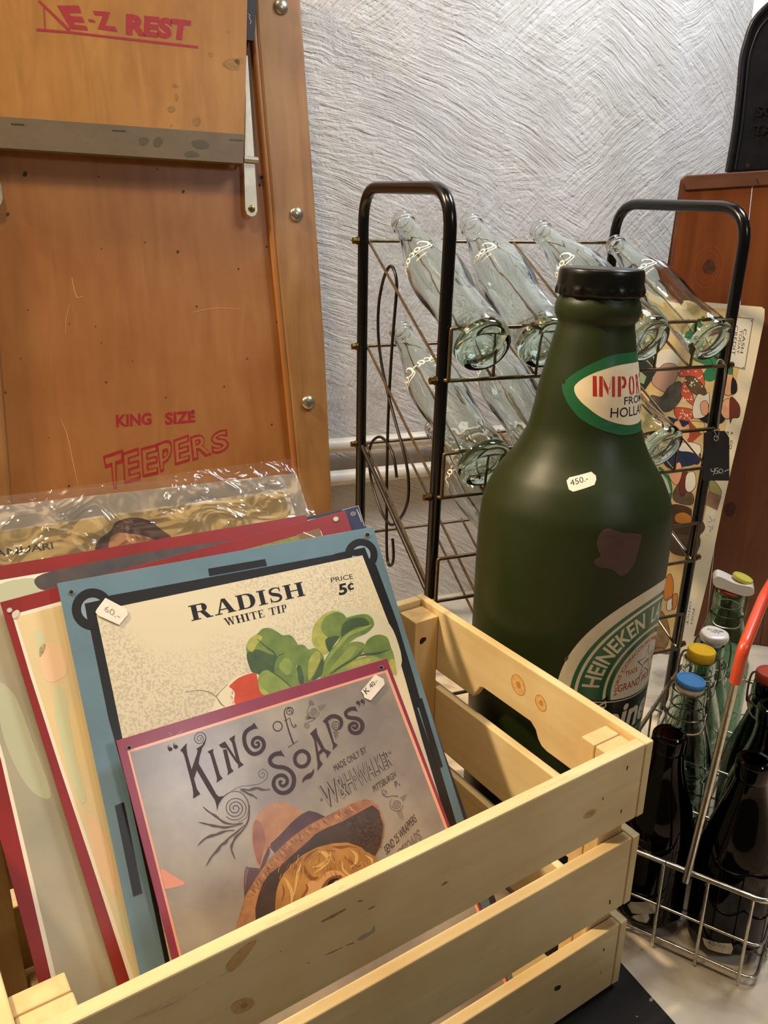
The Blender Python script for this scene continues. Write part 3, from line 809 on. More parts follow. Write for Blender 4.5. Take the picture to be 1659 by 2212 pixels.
pp(zD, [(240, 330), (300, 370), (330, 470), (330, 580), (300, 700), (280, 780), (240, 690), (215, 560), (215, 420)], cl('hat_crown_dark', '#875547', 0.36, col2='#9c6a56', vscale=80, coat=0.3), 2.4)
ps(zD, [(770, 235), (850, 255), (940, 300), (840, 370), (700, 470), (600, 550), (450, 680), (380, 600), (392, 560), (470, 490), (600, 350), (690, 275)], M_BD, 3)
ps(zD, [(372, 585), (382, 650), (340, 760), (280, 870), (285, 800), (320, 700)], M_BD, 3.2)
ps(zD, [(148, 790), (175, 800), (275, 810), (285, 850), (220, 965), (128, 1100), (122, 950), (130, 840)], M_BD, 3)
ps(zD, [(150, 800), (172, 805), (150, 900), (138, 1000), (128, 950), (135, 850)], cl('ribbon_light', '#7d5c62', 0.36), 3.3)
brim = [(38, 1420), (60, 1330), (85, 1260), (110, 1170), (135, 1085), (210, 960), (245, 900), (300, 820), (375, 720), (450, 640), (530, 560), (600, 500), (680, 440), (750, 390), (840, 340), (925, 300), (1050, 235), (1180, 172), (1250, 145), (1330, 122), (1400, 138), (1460, 190), (1500, 280), (1522, 380), (1512, 490), (1482, 600), (1425, 690), (1200, 700), (700, 900), (400, 1300), (240, 1420), (100, 1460)]
A.poly([p[:2] for p in zD(brim)], M_ST2, 4)
under = [(240, 1340), (236, 1210), (262, 1090), (310, 960), (375, 865), (480, 790), (600, 680), (740, 560), (830, 470), (950, 405), (1100, 345), (1250, 262), (1400, 180), (1465, 235), (1508, 380), (1488, 560), (1425, 690), (1150, 760), (700, 900), (470, 1180), (430, 1260)]
A.poly([p[:2] for p in zD(under)], M_HD, 5)
rnd = random.Random(3)
for k in range(150):
    t = rnd.random()
    i = int(t*13)+4; a_, b_ = brim[i], brim[i+1]; f = rnd.random()
    x = a_[0]+(b_[0]-a_[0])*f; y = a_[1]+(b_[1]-a_[1])*f
    dx, dy = 26+rnd.random()*20, 34+rnd.random()*26
    d0 = rnd.random()*0.9
    st(zD, 4.608, [(x+dx*d0, y+dy*d0, 3), (x+dx*(d0+0.45), y+dy*(d0+0.55), 6), (x+dx*(d0+0.9), y+dy*(d0+0.7), 2)], cl('straw_light', '#d0a070') if k % 2 else cl('straw_dark', '#7a4d3c'), 4.5, n=0)
for k in range(120):
    x = 1150+rnd.random()*340; y = 300+rnd.random()*300
    if y < 780-0.42*x: continue
    a = rnd.random()*3.1
    st(zD, 4.608, [(x-16*math.cos(a), y-16*math.sin(a), 2), (x, y, 6), (x+16*math.cos(a), y+16*math.sin(a), 2)], cl('straw_shade', '#6d4e40') if k % 3 else cl('straw_deep', '#2c2224'), 5.4, n=0)
hair = [(430, 1290), (436, 1120), (445, 1040), (470, 950), (520, 860), (600, 770), (700, 680), (850, 600), (1000, 562), (1150, 552), (1290, 600), (1330, 640), (1420, 685), (1500, 790), (1480, 900), (1100, 1120), (700, 1300)]
A.poly([p[:2] for p in zD(hair)], M_HR, 6)
A.poly(blob(zD([(690, 1160), (740, 1040), (760, 960), (800, 930), (860, 940), (940, 850), (1010, 830), (1080, 840), (1130, 880), (1180, 900), (1180, 1010), (900, 1230)])), M_SK, 7)
A.poly(blob(zD([(890, 1020), (915, 960), (960, 910), (1020, 882), (1080, 878), (1098, 900), (1040, 930), (985, 970), (940, 1010)])), cl('eye_shadow', '#7d4f38', 0.36), 8)
A.poly(blob(zD([(945, 990), (975, 930), (1030, 908), (1065, 915), (1030, 960), (980, 1000)])), cl('eye_dark', '#2a1a16', 0.3), 8.5)
A.poly(blob(zD([(1005, 965), (1030, 935), (1055, 928), (1050, 955)])), cl('eye_white', '#c9a98a', 0.3), 9)
for q, m in (([(520, 900, 4), (560, 960, 30), (600, 1060, 36), (590, 1170, 8)], M_HL), ([(690, 760, 6), (660, 850, 30), (640, 960, 26), (620, 1080, 8)], M_HL), ([(860, 640, 6), (920, 660, 40), (960, 720, 44), (900, 800, 26), (820, 860, 8)], M_HL),
             ([(990, 640, 6), (960, 720, 30), (880, 780, 26), (800, 800, 8)], M_HL), ([(1180, 620, 6), (1240, 680, 34), (1230, 760, 26), (1180, 800, 6)], M_HL), ([(1330, 680, 6), (1390, 720, 26), (1400, 780, 6)], M_HL), ([(1100, 740, 6), (1110, 820, 26), (1180, 880, 20), (1260, 850, 6)], M_HL),
             ([(720, 780, 8), (740, 850, 34), (800, 910, 40), (860, 900, 14)], M_HS), ([(700, 700, 8), (640, 780, 24), (620, 840, 8)], M_HS), ([(850, 620, 4), (760, 680, 22), (720, 740, 6)], M_HS), ([(1000, 590, 4), (1080, 600, 30), (1160, 590, 14), (1240, 600, 4)], M_HS),
             ([(740, 960, 6), (750, 1020, 26), (700, 1100, 24), (670, 1180, 6)], M_HS), ([(500, 960, 4), (520, 1040, 16), (500, 1140, 6)], M_HS), ([(1120, 700, 4), (1180, 740, 14), (1250, 790, 8), (1300, 760, 4)], M_HS), ([(940, 620, 3), (1000, 640, 8), (1040, 630, 3)], M_HS)):
    st(zD, 4.608, q, m, 7.5)
for k in range(70):
    x = 470+rnd.random()*950; y0 = 620+rnd.random()*260
    if y0 < 560+abs(x-1080)*0.25: continue
    d = -1 if x < 900 else 1
    st(zD, 4.608, [(x, y0, 2), (x+d*14, y0+28, 5), (x+d*16, y0+58, 2)], M_HS if k % 2 else M_HL, 7.7, n=3)
holes(A, [(278.5, 1615.5), (822.5, 1442.5)], 9, 4.6)
# scratches on the border
M_WS = cl('scratch_white', '#d9c2c0')
for q in ([(135, 455, 3), (172, 488, 3)], [(220, 490, 3), (300, 430, 3)]): st(zA, 5.53, q, M_WS, 6, n=0)
A.make('printed_face', soap)
# its price sticker
def sticker(parent, pl, outline, txt, tq, d=0.0012, bold=0.0, ink=None):
    B = Art(pl.off(d)); B.poly(outline, sticker_mat(), 0)
    B.text(txt, tq, ink or M_INK, 2, bold=bold)
    return B.make('price_sticker', parent, label='small white price sticker')
zE = Zm(400, 1220, 3.607)
sticker(soap, SP, zE([(1370, 985), (1480, 855), (1545, 890), (1555, 930), (1445, 1058), (1395, 1035), (1390, 1010)]), 'K 40.-', zE([(1385, 975), (1475, 890), (1500, 912), (1412, 1012)]))

# ---- 2. radish sign
RP = sign_plane(0.031, 0.222)
M_BLU = mat('radish_border', '#64818f', 0.38, vary=0.06, vscale=30, coat=0.12)
M_BLK = mat('radish_black', '#120f0d', 0.40, coat=0.12)
def cream_material():
    m = mat('radish_paper', '#e9dcb6', 0.42)
    nt = m.node_tree; N = nt.nodes; L = nt.links; b = N['Principled BSDF']
    tc = N.new('ShaderNodeTexCoord'); w = N.new('ShaderNodeTexNoise')
    n = N.new('ShaderNodeTexNoise'); n.inputs['Scale'].default_value = 26; n.inputs['Detail'].default_value = 2; L.new(tc.outputs['Object'], n.inputs['Vector'])
    w.inputs['Scale'].default_value = 460; w.inputs['Detail'].default_value = 0.5; w.inputs['Distortion'].default_value = 0.6
    L.new(tc.outputs['Object'], w.inputs['Vector'])
    r = N.new('ShaderNodeValToRGB'); r.color_ramp.elements[0].position = 0.42; r.color_ramp.elements[1].position = 0.52
    r.color_ramp.elements[0].color = hexc('#c6bda2'); r.color_ramp.elements[1].color = hexc('#ddd3b4')
    L.new(w.outputs['Fac'], r.inputs[0])
    r2 = N.new('ShaderNodeValToRGB'); r2.color_ramp.elements[0].position = 0.42; r2.color_ramp.elements[1].position = 0.55
    n2 = N.new('ShaderNodeTexNoise'); n2.inputs['Scale'].default_value = 7; L.new(tc.outputs['Object'], n2.inputs['Vector']); L.new(n2.outputs['Fac'], r2.inputs[0])
    mx = N.new('ShaderNodeMix'); mx.data_type = 'RGBA'; L.new(r2.outputs[0], mx.inputs[0]); mx.inputs[6].default_value = hexc('#dfd4b4'); L.new(r.outputs[0], mx.inputs[7])
    L.new(mx.outputs[2], b.inputs['Base Color'])
    return m
M_CRM = cream_material()
rad, RC4 = sheet('tin_sign', 'blue-grey bordered tin seed sign reading RADISH, second from the front of the crate', 'sign', RP,
                 ((123.5, 1260), (806, 1138), (1002.7, 1771.6), (302, 2104)), M_BLU)
A = Art(RP)
SPsave = SP
def belowR(a, b, zz=0.03): return px(run_to_z(RP, a, b, zz))
cream = [(207.5, 1320.5), (782.5, 1199.8), (840, 1348), (876, 1471), (912, 1601), (966.6, 1782), belowR((912, 1601), (966.6, 1782)), belowR((265, 1598), (365, 2068)), (265, 1598), (243.5, 1493.5), (208.7, 1330)]
band = [(240, 1286), (748, 1193), (772, 1190), (812, 1220), (858, 1345), (896, 1470), (930, 1590), (985, 1776), belowR((930, 1590), (985, 1776)), belowR((234.8, 1554), (347.8, 2067)), (319.6, 1902), (271.7, 1684.8), (234.8, 1554), (195.7, 1363), (183, 1302)]
A.poly(band, M_BLK, 0); 
z3 = Zm(0, 980, 2.0)
for (c, r0, r1) in (((400, 672), 90, 50), ((1560, 438), 71, 40)):
    A.poly([p[:2] for p in z3(ell(c[0], c[1], r0, r0))], M_BLK, 1)
    A.poly([p[:2] for p in z3(ell(c[0], c[1], r1, r1))], mat('radish_ring', '#8ba0b0', 0.36), 2)
A.poly(z3([(365, 648), (560, 606), (560, 650), (420, 700), (420, 760), (385, 760)]), M_BLK, 2.5)
A.poly(z3([(1440, 434), (1575, 405), (1605, 480), (1640, 600), (1600, 560), (1560, 445)]), M_BLK, 2.5)
A.poly(cream, M_CRM, 3)
z4 = Zm(0, 1250, 2.3); zc = Zm(840, 1240, 2.765)
A.poly(z3([(899, 497), (1145, 455), (1153, 484), (904, 529)]), M_BLK, 1)
A.poly(z4([(570, 1128), (615, 1110), (707, 1562), (662, 1580)]), M_BLK, 1)
A.poly(zc([(163, 750), (196, 740), (322, 1150), (287, 1166)]), M_BLK, 3.4)
A.poly(zc([(168, 800), (180, 796), (250, 1010), (245, 1025)]), M_BLU, 3.2)
# serif capitals drawn as strokes: (polylines, width) with slab feet
def serif(ch):
    T, t = 0.24, 0.07            # thick, thin
    S = []                        # quads in unit box (x right, y up)
    R = lambda x0, y0, x1, y1: S.append([(x0, y0), (x1, y0), (x1, y1), (x0, y1)])
    def bar(p, q, w):
        p, q = np.array(p, float), np.array(q, float); S.append([(p[0]-w/2, p[1]), (p[0]+w/2, p[1]), (q[0]+w/2, q[1]), (q[0]-w/2, q[1])])
    def foot(x, w, y): R(x-w/2, y, x+w/2, y+t) if y == 0 else R(x-w/2, y-t, x+w/2, y)
    def arc(cx, cy, rx, ry, a0, a1, wmax, wmin, n=18):
        P = []
        for k in range(n+1):
            a = math.radians(a0+(a1-a0)*k/n); w = wmin+(wmax-wmin)*abs(math.cos(a))**1.5
            P.append((cx+(rx-w/2)*math.cos(a), cy+(ry-t/2)*math.sin(a), w))
        V, F = ribbon(P)
        for f in F: S.append([tuple(V[i]) for i in f])
    if ch in 'HN':
        bar((0.2, 0), (0.2, 1), T); bar((0.8, 0), (0.8, 1), T); R(0.2, 0.47, 0.8, 0.47+t)
        for x in (0.2, 0.8): foot(x, 0.42, 0); foot(x, 0.42, 1)
    elif ch == 'I':
        bar((0.5, 0), (0.5, 1), 0.5); foot(0.5, 0.98, 0); foot(0.5, 0.98, 1)
    elif ch == 'R':
        bar((0.22, 0), (0.22, 1), T); foot(0.22, 0.44, 0); foot(0.16, 0.32, 1); R(0.2, 0.46, 0.5, 0.46+t); R(0.2, 1-t, 0.5, 1)
        arc(0.5, 0.73, 0.3, 0.27, -90, 90, T, t)
        S.append([(0.46, 0.46), (0.70, 0.46), (0.93, 0.0), (0.70, 0.0)]); R(0.70, 0, 1.0, t)
    elif ch == 'P':
        bar((0.28, 0), (0.28, 1), T); foot(0.28, 0.5, 0); foot(0.2, 0.36, 1); R(0.2, 0.46, 0.55, 0.46+t); R(0.2, 1-t, 0.55, 1); arc(0.55, 0.73, 0.36, 0.27, -90, 90, T, t)
    elif ch == 'D':
        bar((0.22, 0), (0.22, 1), T); R(0.02, 0, 0.5, t); R(0.02, 1-t, 0.5, 1); arc(0.46, 0.5, 0.5, 0.5, -90, 90, T*1.1, t)
    elif ch == 'A':
        S.append([(0.40, 1), (0.60, 1), (0.95, 0), (0.68, 0)]); S.append([(0.42, 1), (0.50, 1), (0.20, 0), (0.12, 0)]); R(0.26, 0.27, 0.74, 0.27+t); R(0.0, 0, 0.34, t); R(0.60, 0, 1.0, t)
    elif ch == 'S':
        P = [(0.84, 0.72, t), (0.80, 0.86, t), (0.66, 0.955, t), (0.46, 0.96, 0.09), (0.24, 0.88, 0.16), (0.18, 0.73, 0.19), (0.28, 0.60, 0.22), (0.50, 0.51, 0.24), (0.72, 0.42, 0.23), (0.83, 0.27, 0.19), (0.74, 0.11, 0.15), (0.54, 0.035, 0.09), (0.32, 0.045, t), (0.18, 0.14, t), (0.13, 0.29, t)]
        V, F = ribbon(P, n=4)
        for f in F: S.append([tuple(V[i]) for i in f])
        R(0.80, 0.68, 0.87, 1.0); R(0.10, 0.0, 0.17, 0.33)
    elif ch == 'T':
        bar((0.5, 0), (0.5, 1), T); foot(0.5, 0.5, 0); R(0, 1-t, 1, 1); R(0, 0.72, t, 1); R(1-t, 0.72, 1, 1)
    elif ch == 'E':
        bar((0.24, 0), (0.24, 1), T); R(0.02, 0, 0.9, t); R(0.02, 1-t, 0.86, 1); R(0.24, 0.47, 0.62, 0.47+t); R(0.83, 0, 0.9, 0.28); R(0.79, 0.74, 0.86, 1); R(0.58, 0.36, 0.64, 0.64)
    elif ch == 'W':
        S.append([(0.06, 1), (0.24, 1), (0.40, 0), (0.28, 0)]); S.append([(0.46, 1), (0.52, 1), (0.36, 0), (0.30, 0)]); S.append([(0.44, 1), (0.62, 1), (0.76, 0), (0.64, 0)]); S.append([(0.86, 1), (0.92, 1), (0.74, 0), (0.68, 0)])
        for x in (0.14, 0.50, 0.89): foot(x, 0.24, 1)
    return S
def serif_text(txt, widths, quad, m, layer, gap=0.10):
    f = quad_map(*[tuple(q[:2]) for q in quad])
    tot = sum(widths)+gap*(len(txt)-1); x = 0.0
    for ch, w in zip(txt, widths):
        for k, q in enumerate(serif(ch) if ch != ' ' else []):
            A.raw([f((x+u*w)/tot, v) for u, v in q], [(0, 1, 2, 3)], m, layer+0.02*k)
        x += w+gap
serif_text('RADISH', [1.15, 1.15, 1.1, 0.52, 0.85, 1.2], zE([(22, 322), (908, 133), (936, 240), (50, 440)]), M_BLK, 4)
serif_text('WHITE TIP', [1.3, 1.05, 0.5, 0.9, 0.85, 0.4, 0.9, 0.5, 0.8], zE([(295, 420), (788, 308), (797, 365), (318, 478)]), M_BLK, 4, 0.12)
A.text('PRICE', zE([(1130, 103), (1300, 72), (1308, 108), (1137, 141)]), M_BLK, 4)
A.text('5', zE([(1192, 155), (1255, 140), (1265, 228), (1197, 242)]), M_BLK, 4, bold=0.03)
A.text('c', zE([(1262, 150), (1308, 140), (1314, 192), (1266, 203)]), M_BLK, 4, bold=0.02)
A.line([(p[0], p[1], 1.3) for p in zE([(1290, 130), (1284, 165), (1286, 212)])], M_BLK, 4.3)
G1 = mat('leaf_green', '#7b8f45', 0.42, col2='#5f7a3e', vscale=70); G2 = mat('leaf_light', '#93a352', 0.42, col2='#7d9447', vscale=80)
G3 = mat('leaf_dark', '#4c6238', 0.42, col2='#3d5232', vscale=70); G4 = mat('leaf_yellow', '#b3b257', 0.42, col2='#98a14e', vscale=160)
def pe(pts, m, layer, n=5): A.poly(blob(zE(pts), n), m, layer)
pe([(560, 530), (470, 620), (475, 720), (510, 860), (620, 870), (900, 930), (1080, 880), (1640, 850), (1640, 560), (1480, 370), (1180, 340), (1000, 460), (960, 620), (880, 600), (760, 530), (660, 480)], mat('leaf_halo', '#d0cdb0', 0.42), 3.5)
pe([(480, 700), (475, 640), (500, 580), (560, 540), (600, 500), (660, 495), (720, 525), (760, 550), (820, 550), (870, 610), (892, 680), (880, 760), (850, 800), (760, 820), (690, 850), (600, 860), (530, 850), (497, 790)], G1, 4)
pe([(480, 690), (560, 660), (640, 690), (700, 720), (690, 830), (610, 850), (530, 845), (497, 790)], G3, 4.3)
pe([(480, 640), (500, 580), (560, 545), (600, 570), (560, 620), (520, 680)], G4, 4.4)
A.line([(p[0], p[1], p[2]/3.6) for p in zE([(560, 580, 4), (630, 640, 12), (700, 700, 16), (690, 800, 18)])], G3, 4.6, n=4)
pe([(985, 560), (1000, 480), (1050, 410), (1120, 365), (1190, 360), (1240, 390), (1255, 430), (1230, 520), (1180, 600), (1110, 690), (1060, 700), (1015, 650), (990, 610)], G4, 4)
pe([(1060, 470), (1100, 400), (1180, 370), (1240, 395), (1250, 440), (1225, 530), (1170, 610), (1130, 640), (1110, 570), (1070, 530)], G1, 4.3)
pe([(1090, 590), (1140, 560), (1200, 560), (1160, 620), (1120, 680)], G3, 4.5)
pe([(1200, 480), (1225, 430), (1300, 400), (1400, 385), (1450, 410), (1470, 460), (1450, 500), (1400, 540), (1330, 570), (1270, 620), (1190, 720), (1120, 820), (1055, 885), (1070, 780), (1130, 670), (1200, 580)], G1, 5)
pe([(1215, 500), (1240, 450), (1310, 415), (1400, 420), (1430, 470), (1330, 490), (1250, 540), (1215, 560)], G3, 5.3)
A.line([(p[0], p[1], p[2]/3.6) for p in zE([(1450, 470, 8), (1380, 500, 24), (1280, 540, 26), (1200, 620, 28), (1120, 720, 24), (1080, 800, 10)])], G2, 5.5, n=4)
pe([(1390, 690), (1410, 600), (1465, 555), (1520, 545), (1575, 570), (1600, 640), (1625, 710), (1640, 850), (1560, 790), (1480, 760)], G1, 4.5)
pe([(1590, 750), (1625, 740), (1645, 830), (1640, 860), (1590, 830)], G4, 4.8)
A.line([(p[0], p[1], p[2]/3.6) for p in zE([(1590, 660, 4), (1500, 690, 18), (1400, 700, 14), (1330, 720, 6)])], G3, 5.2, n=4)
pe([(1060, 875), (1100, 800), (1200, 690), (1280, 612), (1350, 600), (1400, 625), (1380, 690), (1300, 750), (1200, 810), (1160, 850)], G1, 5.7)
pe([(1110, 840), (1180, 750), (1270, 650), (1340, 640), (1290, 720), (1200, 790)], G2, 5.9)
A.line([(p[0], p[1], p[2]/3.6) for p in zE([(1390, 650, 3), (1330, 720, 14), (1220, 790, 16), (1130, 850, 8)])], G3, 6.1, n=4)
pe([(1160, 850), (1250, 770), (1350, 728), (1450, 712), (1530, 745), (1450, 790), (1300, 830)], G2, 5.6); pe([(1250, 800), (1340, 745), (1440, 735), (1400, 780)], G4, 5.8)
pe([(860, 640), (920, 625), (960, 660), (1010, 650), (1060, 690), (1080, 740), (1050, 850), (1010, 900), (920, 930), (890, 880), (870, 760)], G1, 5)
pe([(960, 760), (1000, 690), (1040, 680), (1050, 740), (1010, 830), (960, 900)], G4, 5.3); pe([(1010, 850), (1060, 740), (1080, 760), (1060, 860), (990, 900)], G3, 5.4)
pe([(870, 800), (895, 790), (920, 860), (920, 935), (885, 920)], G3, 5.4)
pe([(690, 800), (710, 720), (770, 692), (830, 720), (866, 790), (870, 860), (885, 935), (820, 955), (740, 890), (692, 850)], G1, 6); pe([(730, 800), (770, 730), (820, 750), (830, 830), (790, 860)], G2, 6.3)
A.line([(p[0], p[1], p[2]/3.6) for p in zE([(690, 860, 10), (690, 790, 9), (715, 720, 8), (770, 690, 5)])], G3, 6.2, n=4)
pe([(565, 900), (590, 840), (640, 822), (700, 850), (760, 900), (820, 955), (700, 1000), (620, 1020), (580, 985)], G2, 6.6); pe([(575, 900), (600, 960), (650, 1000), (610, 1015), (575, 970)], G4, 6.8)
A.line([(p[0], p[1], p[2]/3.6) for p in zE([(650, 822, 6), (740, 880, 10), (825, 955, 8)])], G3, 6.9, n=4)
pe([(205, 1150), (230, 1080), (262, 985), (330, 925), (410, 870), (500, 845), (560, 845), (590, 1020), (420, 1100), (320, 1140)], mat('radish_white', '#eadfbe', 0.42), 4.2)
pe([(345, 945), (420, 880), (540, 843), (565, 900), (580, 960), (615, 1020), (400, 1090), (385, 1000), (360, 965)], mat('radish_red', '#d2502c', 0.42, col2='#bf4426', vscale=60), 4.5)
for k in range(60):
    x = 345+rnd.random()*70; y = 930+rnd.random()*150
    A.poly([p[:2] for p in zE(ell(x+8*math.sin(y/30), y, 2.6, 4, 0.4, 6))], mat('radish_red', '#d2502c', 0.42), 4.6)
M_TH = mat('root_line', '#8c8a70', 0.42)
A.line([(p[0], p[1], p[2]/3.6) for p in zE([(0, 992, 3), (120, 978, 5), (200, 1000, 6), (240, 1025, 8), (270, 990, 6), (330, 930, 5)])], M_TH, 4.8, n=4)
A.line([(p[0], p[1], p[2]/3.6) for p in zE([(240, 1025, 6), (275, 1080, 12), (310, 1110, 4)])], M_TH, 4.9, n=4)
holes(A, [(153.5, 1279.5), (793, 1156)], 8, 5.4)
A.make('printed_face', rad)
sticker(rad, RP, z3([(418, 672), (455, 623), (545, 670), (552, 695), (515, 740), (425, 700), (412, 685)]), '60.-', z3([(455, 655), (525, 690), (515, 715), (450, 680)]), ink=mat('faded_sticker_ink', '#a89c86', 0.7))

# ---- 3./4. the two red-bordered signs behind
M_RED = mat('red_border', '#861d1b', 0.38, vary=0.10, vscale=18, coat=0.12); M_WHT = mat('sign_white_line', '#ece3cf', 0.4)
M_YEL = mat('sign_picture_yellow', '#e7cf98', 0.38, col2='#d9c9a4', vscale=14, coat=0.2)
R2 = sign_plane(0.043, 0.240)
r2, _ = sheet('tin_sign', 'red-bordered tin sign with pale yellow picture, directly behind the radish sign', 'sign', R2, ((0, 1301), (745.5, 1103), (960, 1745), (252, 2123)), M_RED)
A = Art(R2)
def bl(pl, a, b, zz=0.02): return px(run_to_z(pl, a, b, zz))
A.poly([(26, 1328), (693, 1146), bl(R2, (693, 1146), (905, 1760)), bl(R2, (130.4, 1663), (278, 2111)), (278, 2111), (196, 1859), (130.4, 1663), (65, 1459)], M_WHT, 0)
A.poly([(34, 1334), (688, 1156), bl(R2, (688, 1156), (897, 1770)), bl(R2, (138.5, 1663), (289, 2111)), (289, 2111), (204, 1859), (138.5, 1663), (73, 1459)], M_YEL, 1)
mt = mat('sign_tint_green', '#cfd0a8', 0.38); mt2 = mat('sign_tint_peach', '#ecc9a2', 0.38)
for P, m in (([(75, 1360), (95, 1370), (98, 1400), (85, 1420), (78, 1390)], mt), ([(85, 1400), (120, 1390), (145, 1420), (140, 1460), (100, 1470)], mt2), ([(120, 1480), (140, 1500), (150, 1560), (165, 1640), (185, 1720), (170, 1730), (140, 1640), (118, 1540)], mt),
             ([(190, 1760), (215, 1780), (240, 1850), (250, 1930), (225, 1900), (200, 1830)], mt2), ([(245, 1950), (270, 1985), (285, 2040), (262, 2010)], mt)):
    A.poly(blob(P), m, 2)
# corner of the picture seen at the right of the sign
A.poly([(640, 1155), (690, 1141), (700, 1172), (640, 1188)], mat('sign_roof', '#7d5a34', 0.4), 3); A.poly([(520, 1190), (645, 1156), (650, 1180), (530, 1212)], mat('sign_foliage', '#8c8a3c', 0.4, col2='#6a7038', vscale=120), 3.2)
A.line([(655, 1150, 2), (690, 1165, 2), (700, 1180, 2)], M_WHT, 4)
holes(A, [(20.5, 1318.5), (725, 1121.5)], 6, 5.4, mat('hole_pale', '#cdbfae', 0.6))
A.poly(blob([(26, 1325), (36, 1318), (42, 1322), (36, 1334), (28, 1336)]), mat('sign_chip', '#cfc6b6', 0.7), 7)
A.make('printed_face', r2)

R1 = sign_plane(0.054, 0.253)
r1, _ = sheet('tin_sign', 'red-bordered tin sign with grey-green picture at the left end of the crate', 'sign', R1, ((-150, 1247), (660, 1112), (880, 1740), (72, 2080)), M_RED)
A = Art(R1)
GP = mat('sign_picture_grey', '#b5ad96', 0.38, col2='#9d9a86', vscale=10, coat=0.2)
wl = [(-100, 1270), (640, 1146), bl(R1, (640, 1146), (850, 1740)), bl(R1, (2, 1641), (104, 2085)), (104, 2085), (2, 1641)]
A.poly(wl, M_WHT, 0)
A.poly([(-90, 1284), (628, 1158), bl(R1, (628, 1158), (838, 1740)), bl(R1, (10, 1641), (115, 2085)), (115, 2085), (10, 1641)], GP, 1)
A.poly(blob([(92, 1240), (250, 1205), (440, 1175), (540, 1168), (500, 1215), (380, 1245), (240, 1260), (120, 1275), (80, 1268)]), mat('sign_dark_figure', '#3d3a40', 0.4, col2='#544a46', vscale=40), 2)
A.poly(blob([(0, 1262), (80, 1250), (90, 1290), (40, 1310), (0, 1300)]), mat('sign_pale_green', '#b9bd9e', 0.4), 1.6)
A.poly(blob([(-10, 1480), (30, 1500), (70, 1600), (110, 1720), (60, 1700), (10, 1600)]), mat('sign_pale_green', '#b9bd9e', 0.4), 1.6)
A.make('printed_face', r1)

# ---- 5. navy sign, only its corner shows
NP = sign_plane(0.063, 0.262)
M_NVY = mat('navy_enamel', '#2b3152', 0.34, vary=0.12, vscale=30, coat=0.3)
nv, _ = sheet('tin_sign', 'dark navy tin sign, only its chipped top right corner showing behind the others', 'sign', NP, ((430, 1168), (774, 1091.5), (1000, 1740), (640, 1900)), M_NVY)
A = Art(NP)
for q in ([(735, 1103, 1.2), (774, 1092.5, 1.4), (787, 1137, 1.2)], [(770, 1100, 1.5), (776, 1112, 2.5), (781, 1128, 1.2)]): A.line(q, mat('chip_white', '#b9b4b4', 0.6), 1)
holes(A, [(762.5, 1110)], 2, 4.6, mat('hole_grey', '#6d6a70', 0.6))
A.make('printed_face', nv)
# thin dark card between the red and navy signs
DP = sign_plane(0.059, 0.2575)
dk, _ = sheet('tin_sign', 'thin sign with a black top edge between the red and navy signs', 'sign', DP, ((500, 1155), (738, 1101), (970, 1740), (640, 1900)), mat('black_enamel', '#211c1b', 0.4))
A = Art(DP); A.line([(560, 1147.5, 3), (741, 1109, 3), (748, 1133, 3)], M_WHT, 1); A.make('printed_face', dk)

# ---- 6. calendar page in a clear wrapper
CP = sign_plane(0.078, 0.275)
M_CAL = mat('calendar_paper', '#e0c686', 0.5, col2='#d0b070', vscale=16)
M_PRT = mat('calendar_margin', '#ece0c4', 0.5)
cal, _ = sheet('calendar_poster', 'yellowed calendar page reading JANUARI in a crinkled clear plastic wrapper', 'poster', CP, ((-160, 1170), (620, 1055), (760, 1500), (40, 1700)), M_PRT, part='page', thick=0.0008)
A = Art(CP)
A.poly([(-158, 1172), (611, 1062), (748, 1490), (30, 1690)], M_CAL, 0)
M_HAIR = mat('calendar_hair', '#4a3128', 0.45, col2='#6d4a3a', vscale=60)
A.poly(blob([(205, 1190), (215, 1165), (240, 1145), (250, 1128), (285, 1118), (320, 1124), (350, 1145), (372, 1165), (360, 1200), (300, 1230), (220, 1230)]), M_HAIR, 1)
A.poly(blob([(236, 1170), (255, 1152), (300, 1156), (330, 1165), (345, 1185), (300, 1230), (240, 1225)]), mat('calendar_skin', '#d9a06c', 0.45), 2)
A.poly(blob([(245, 1140), (268, 1126), (290, 1130), (262, 1150), (246, 1158)]), mat('calendar_hair_light', '#8a6450', 0.45), 1.5)
A.text('JANUARI', [(-30, 1190), (113, 1172), (116, 1190), (-28, 1212)], mat('calendar_ink', '#3a3a34', 0.5), 2, bold=0.012)
A.make('printed_face', cal)
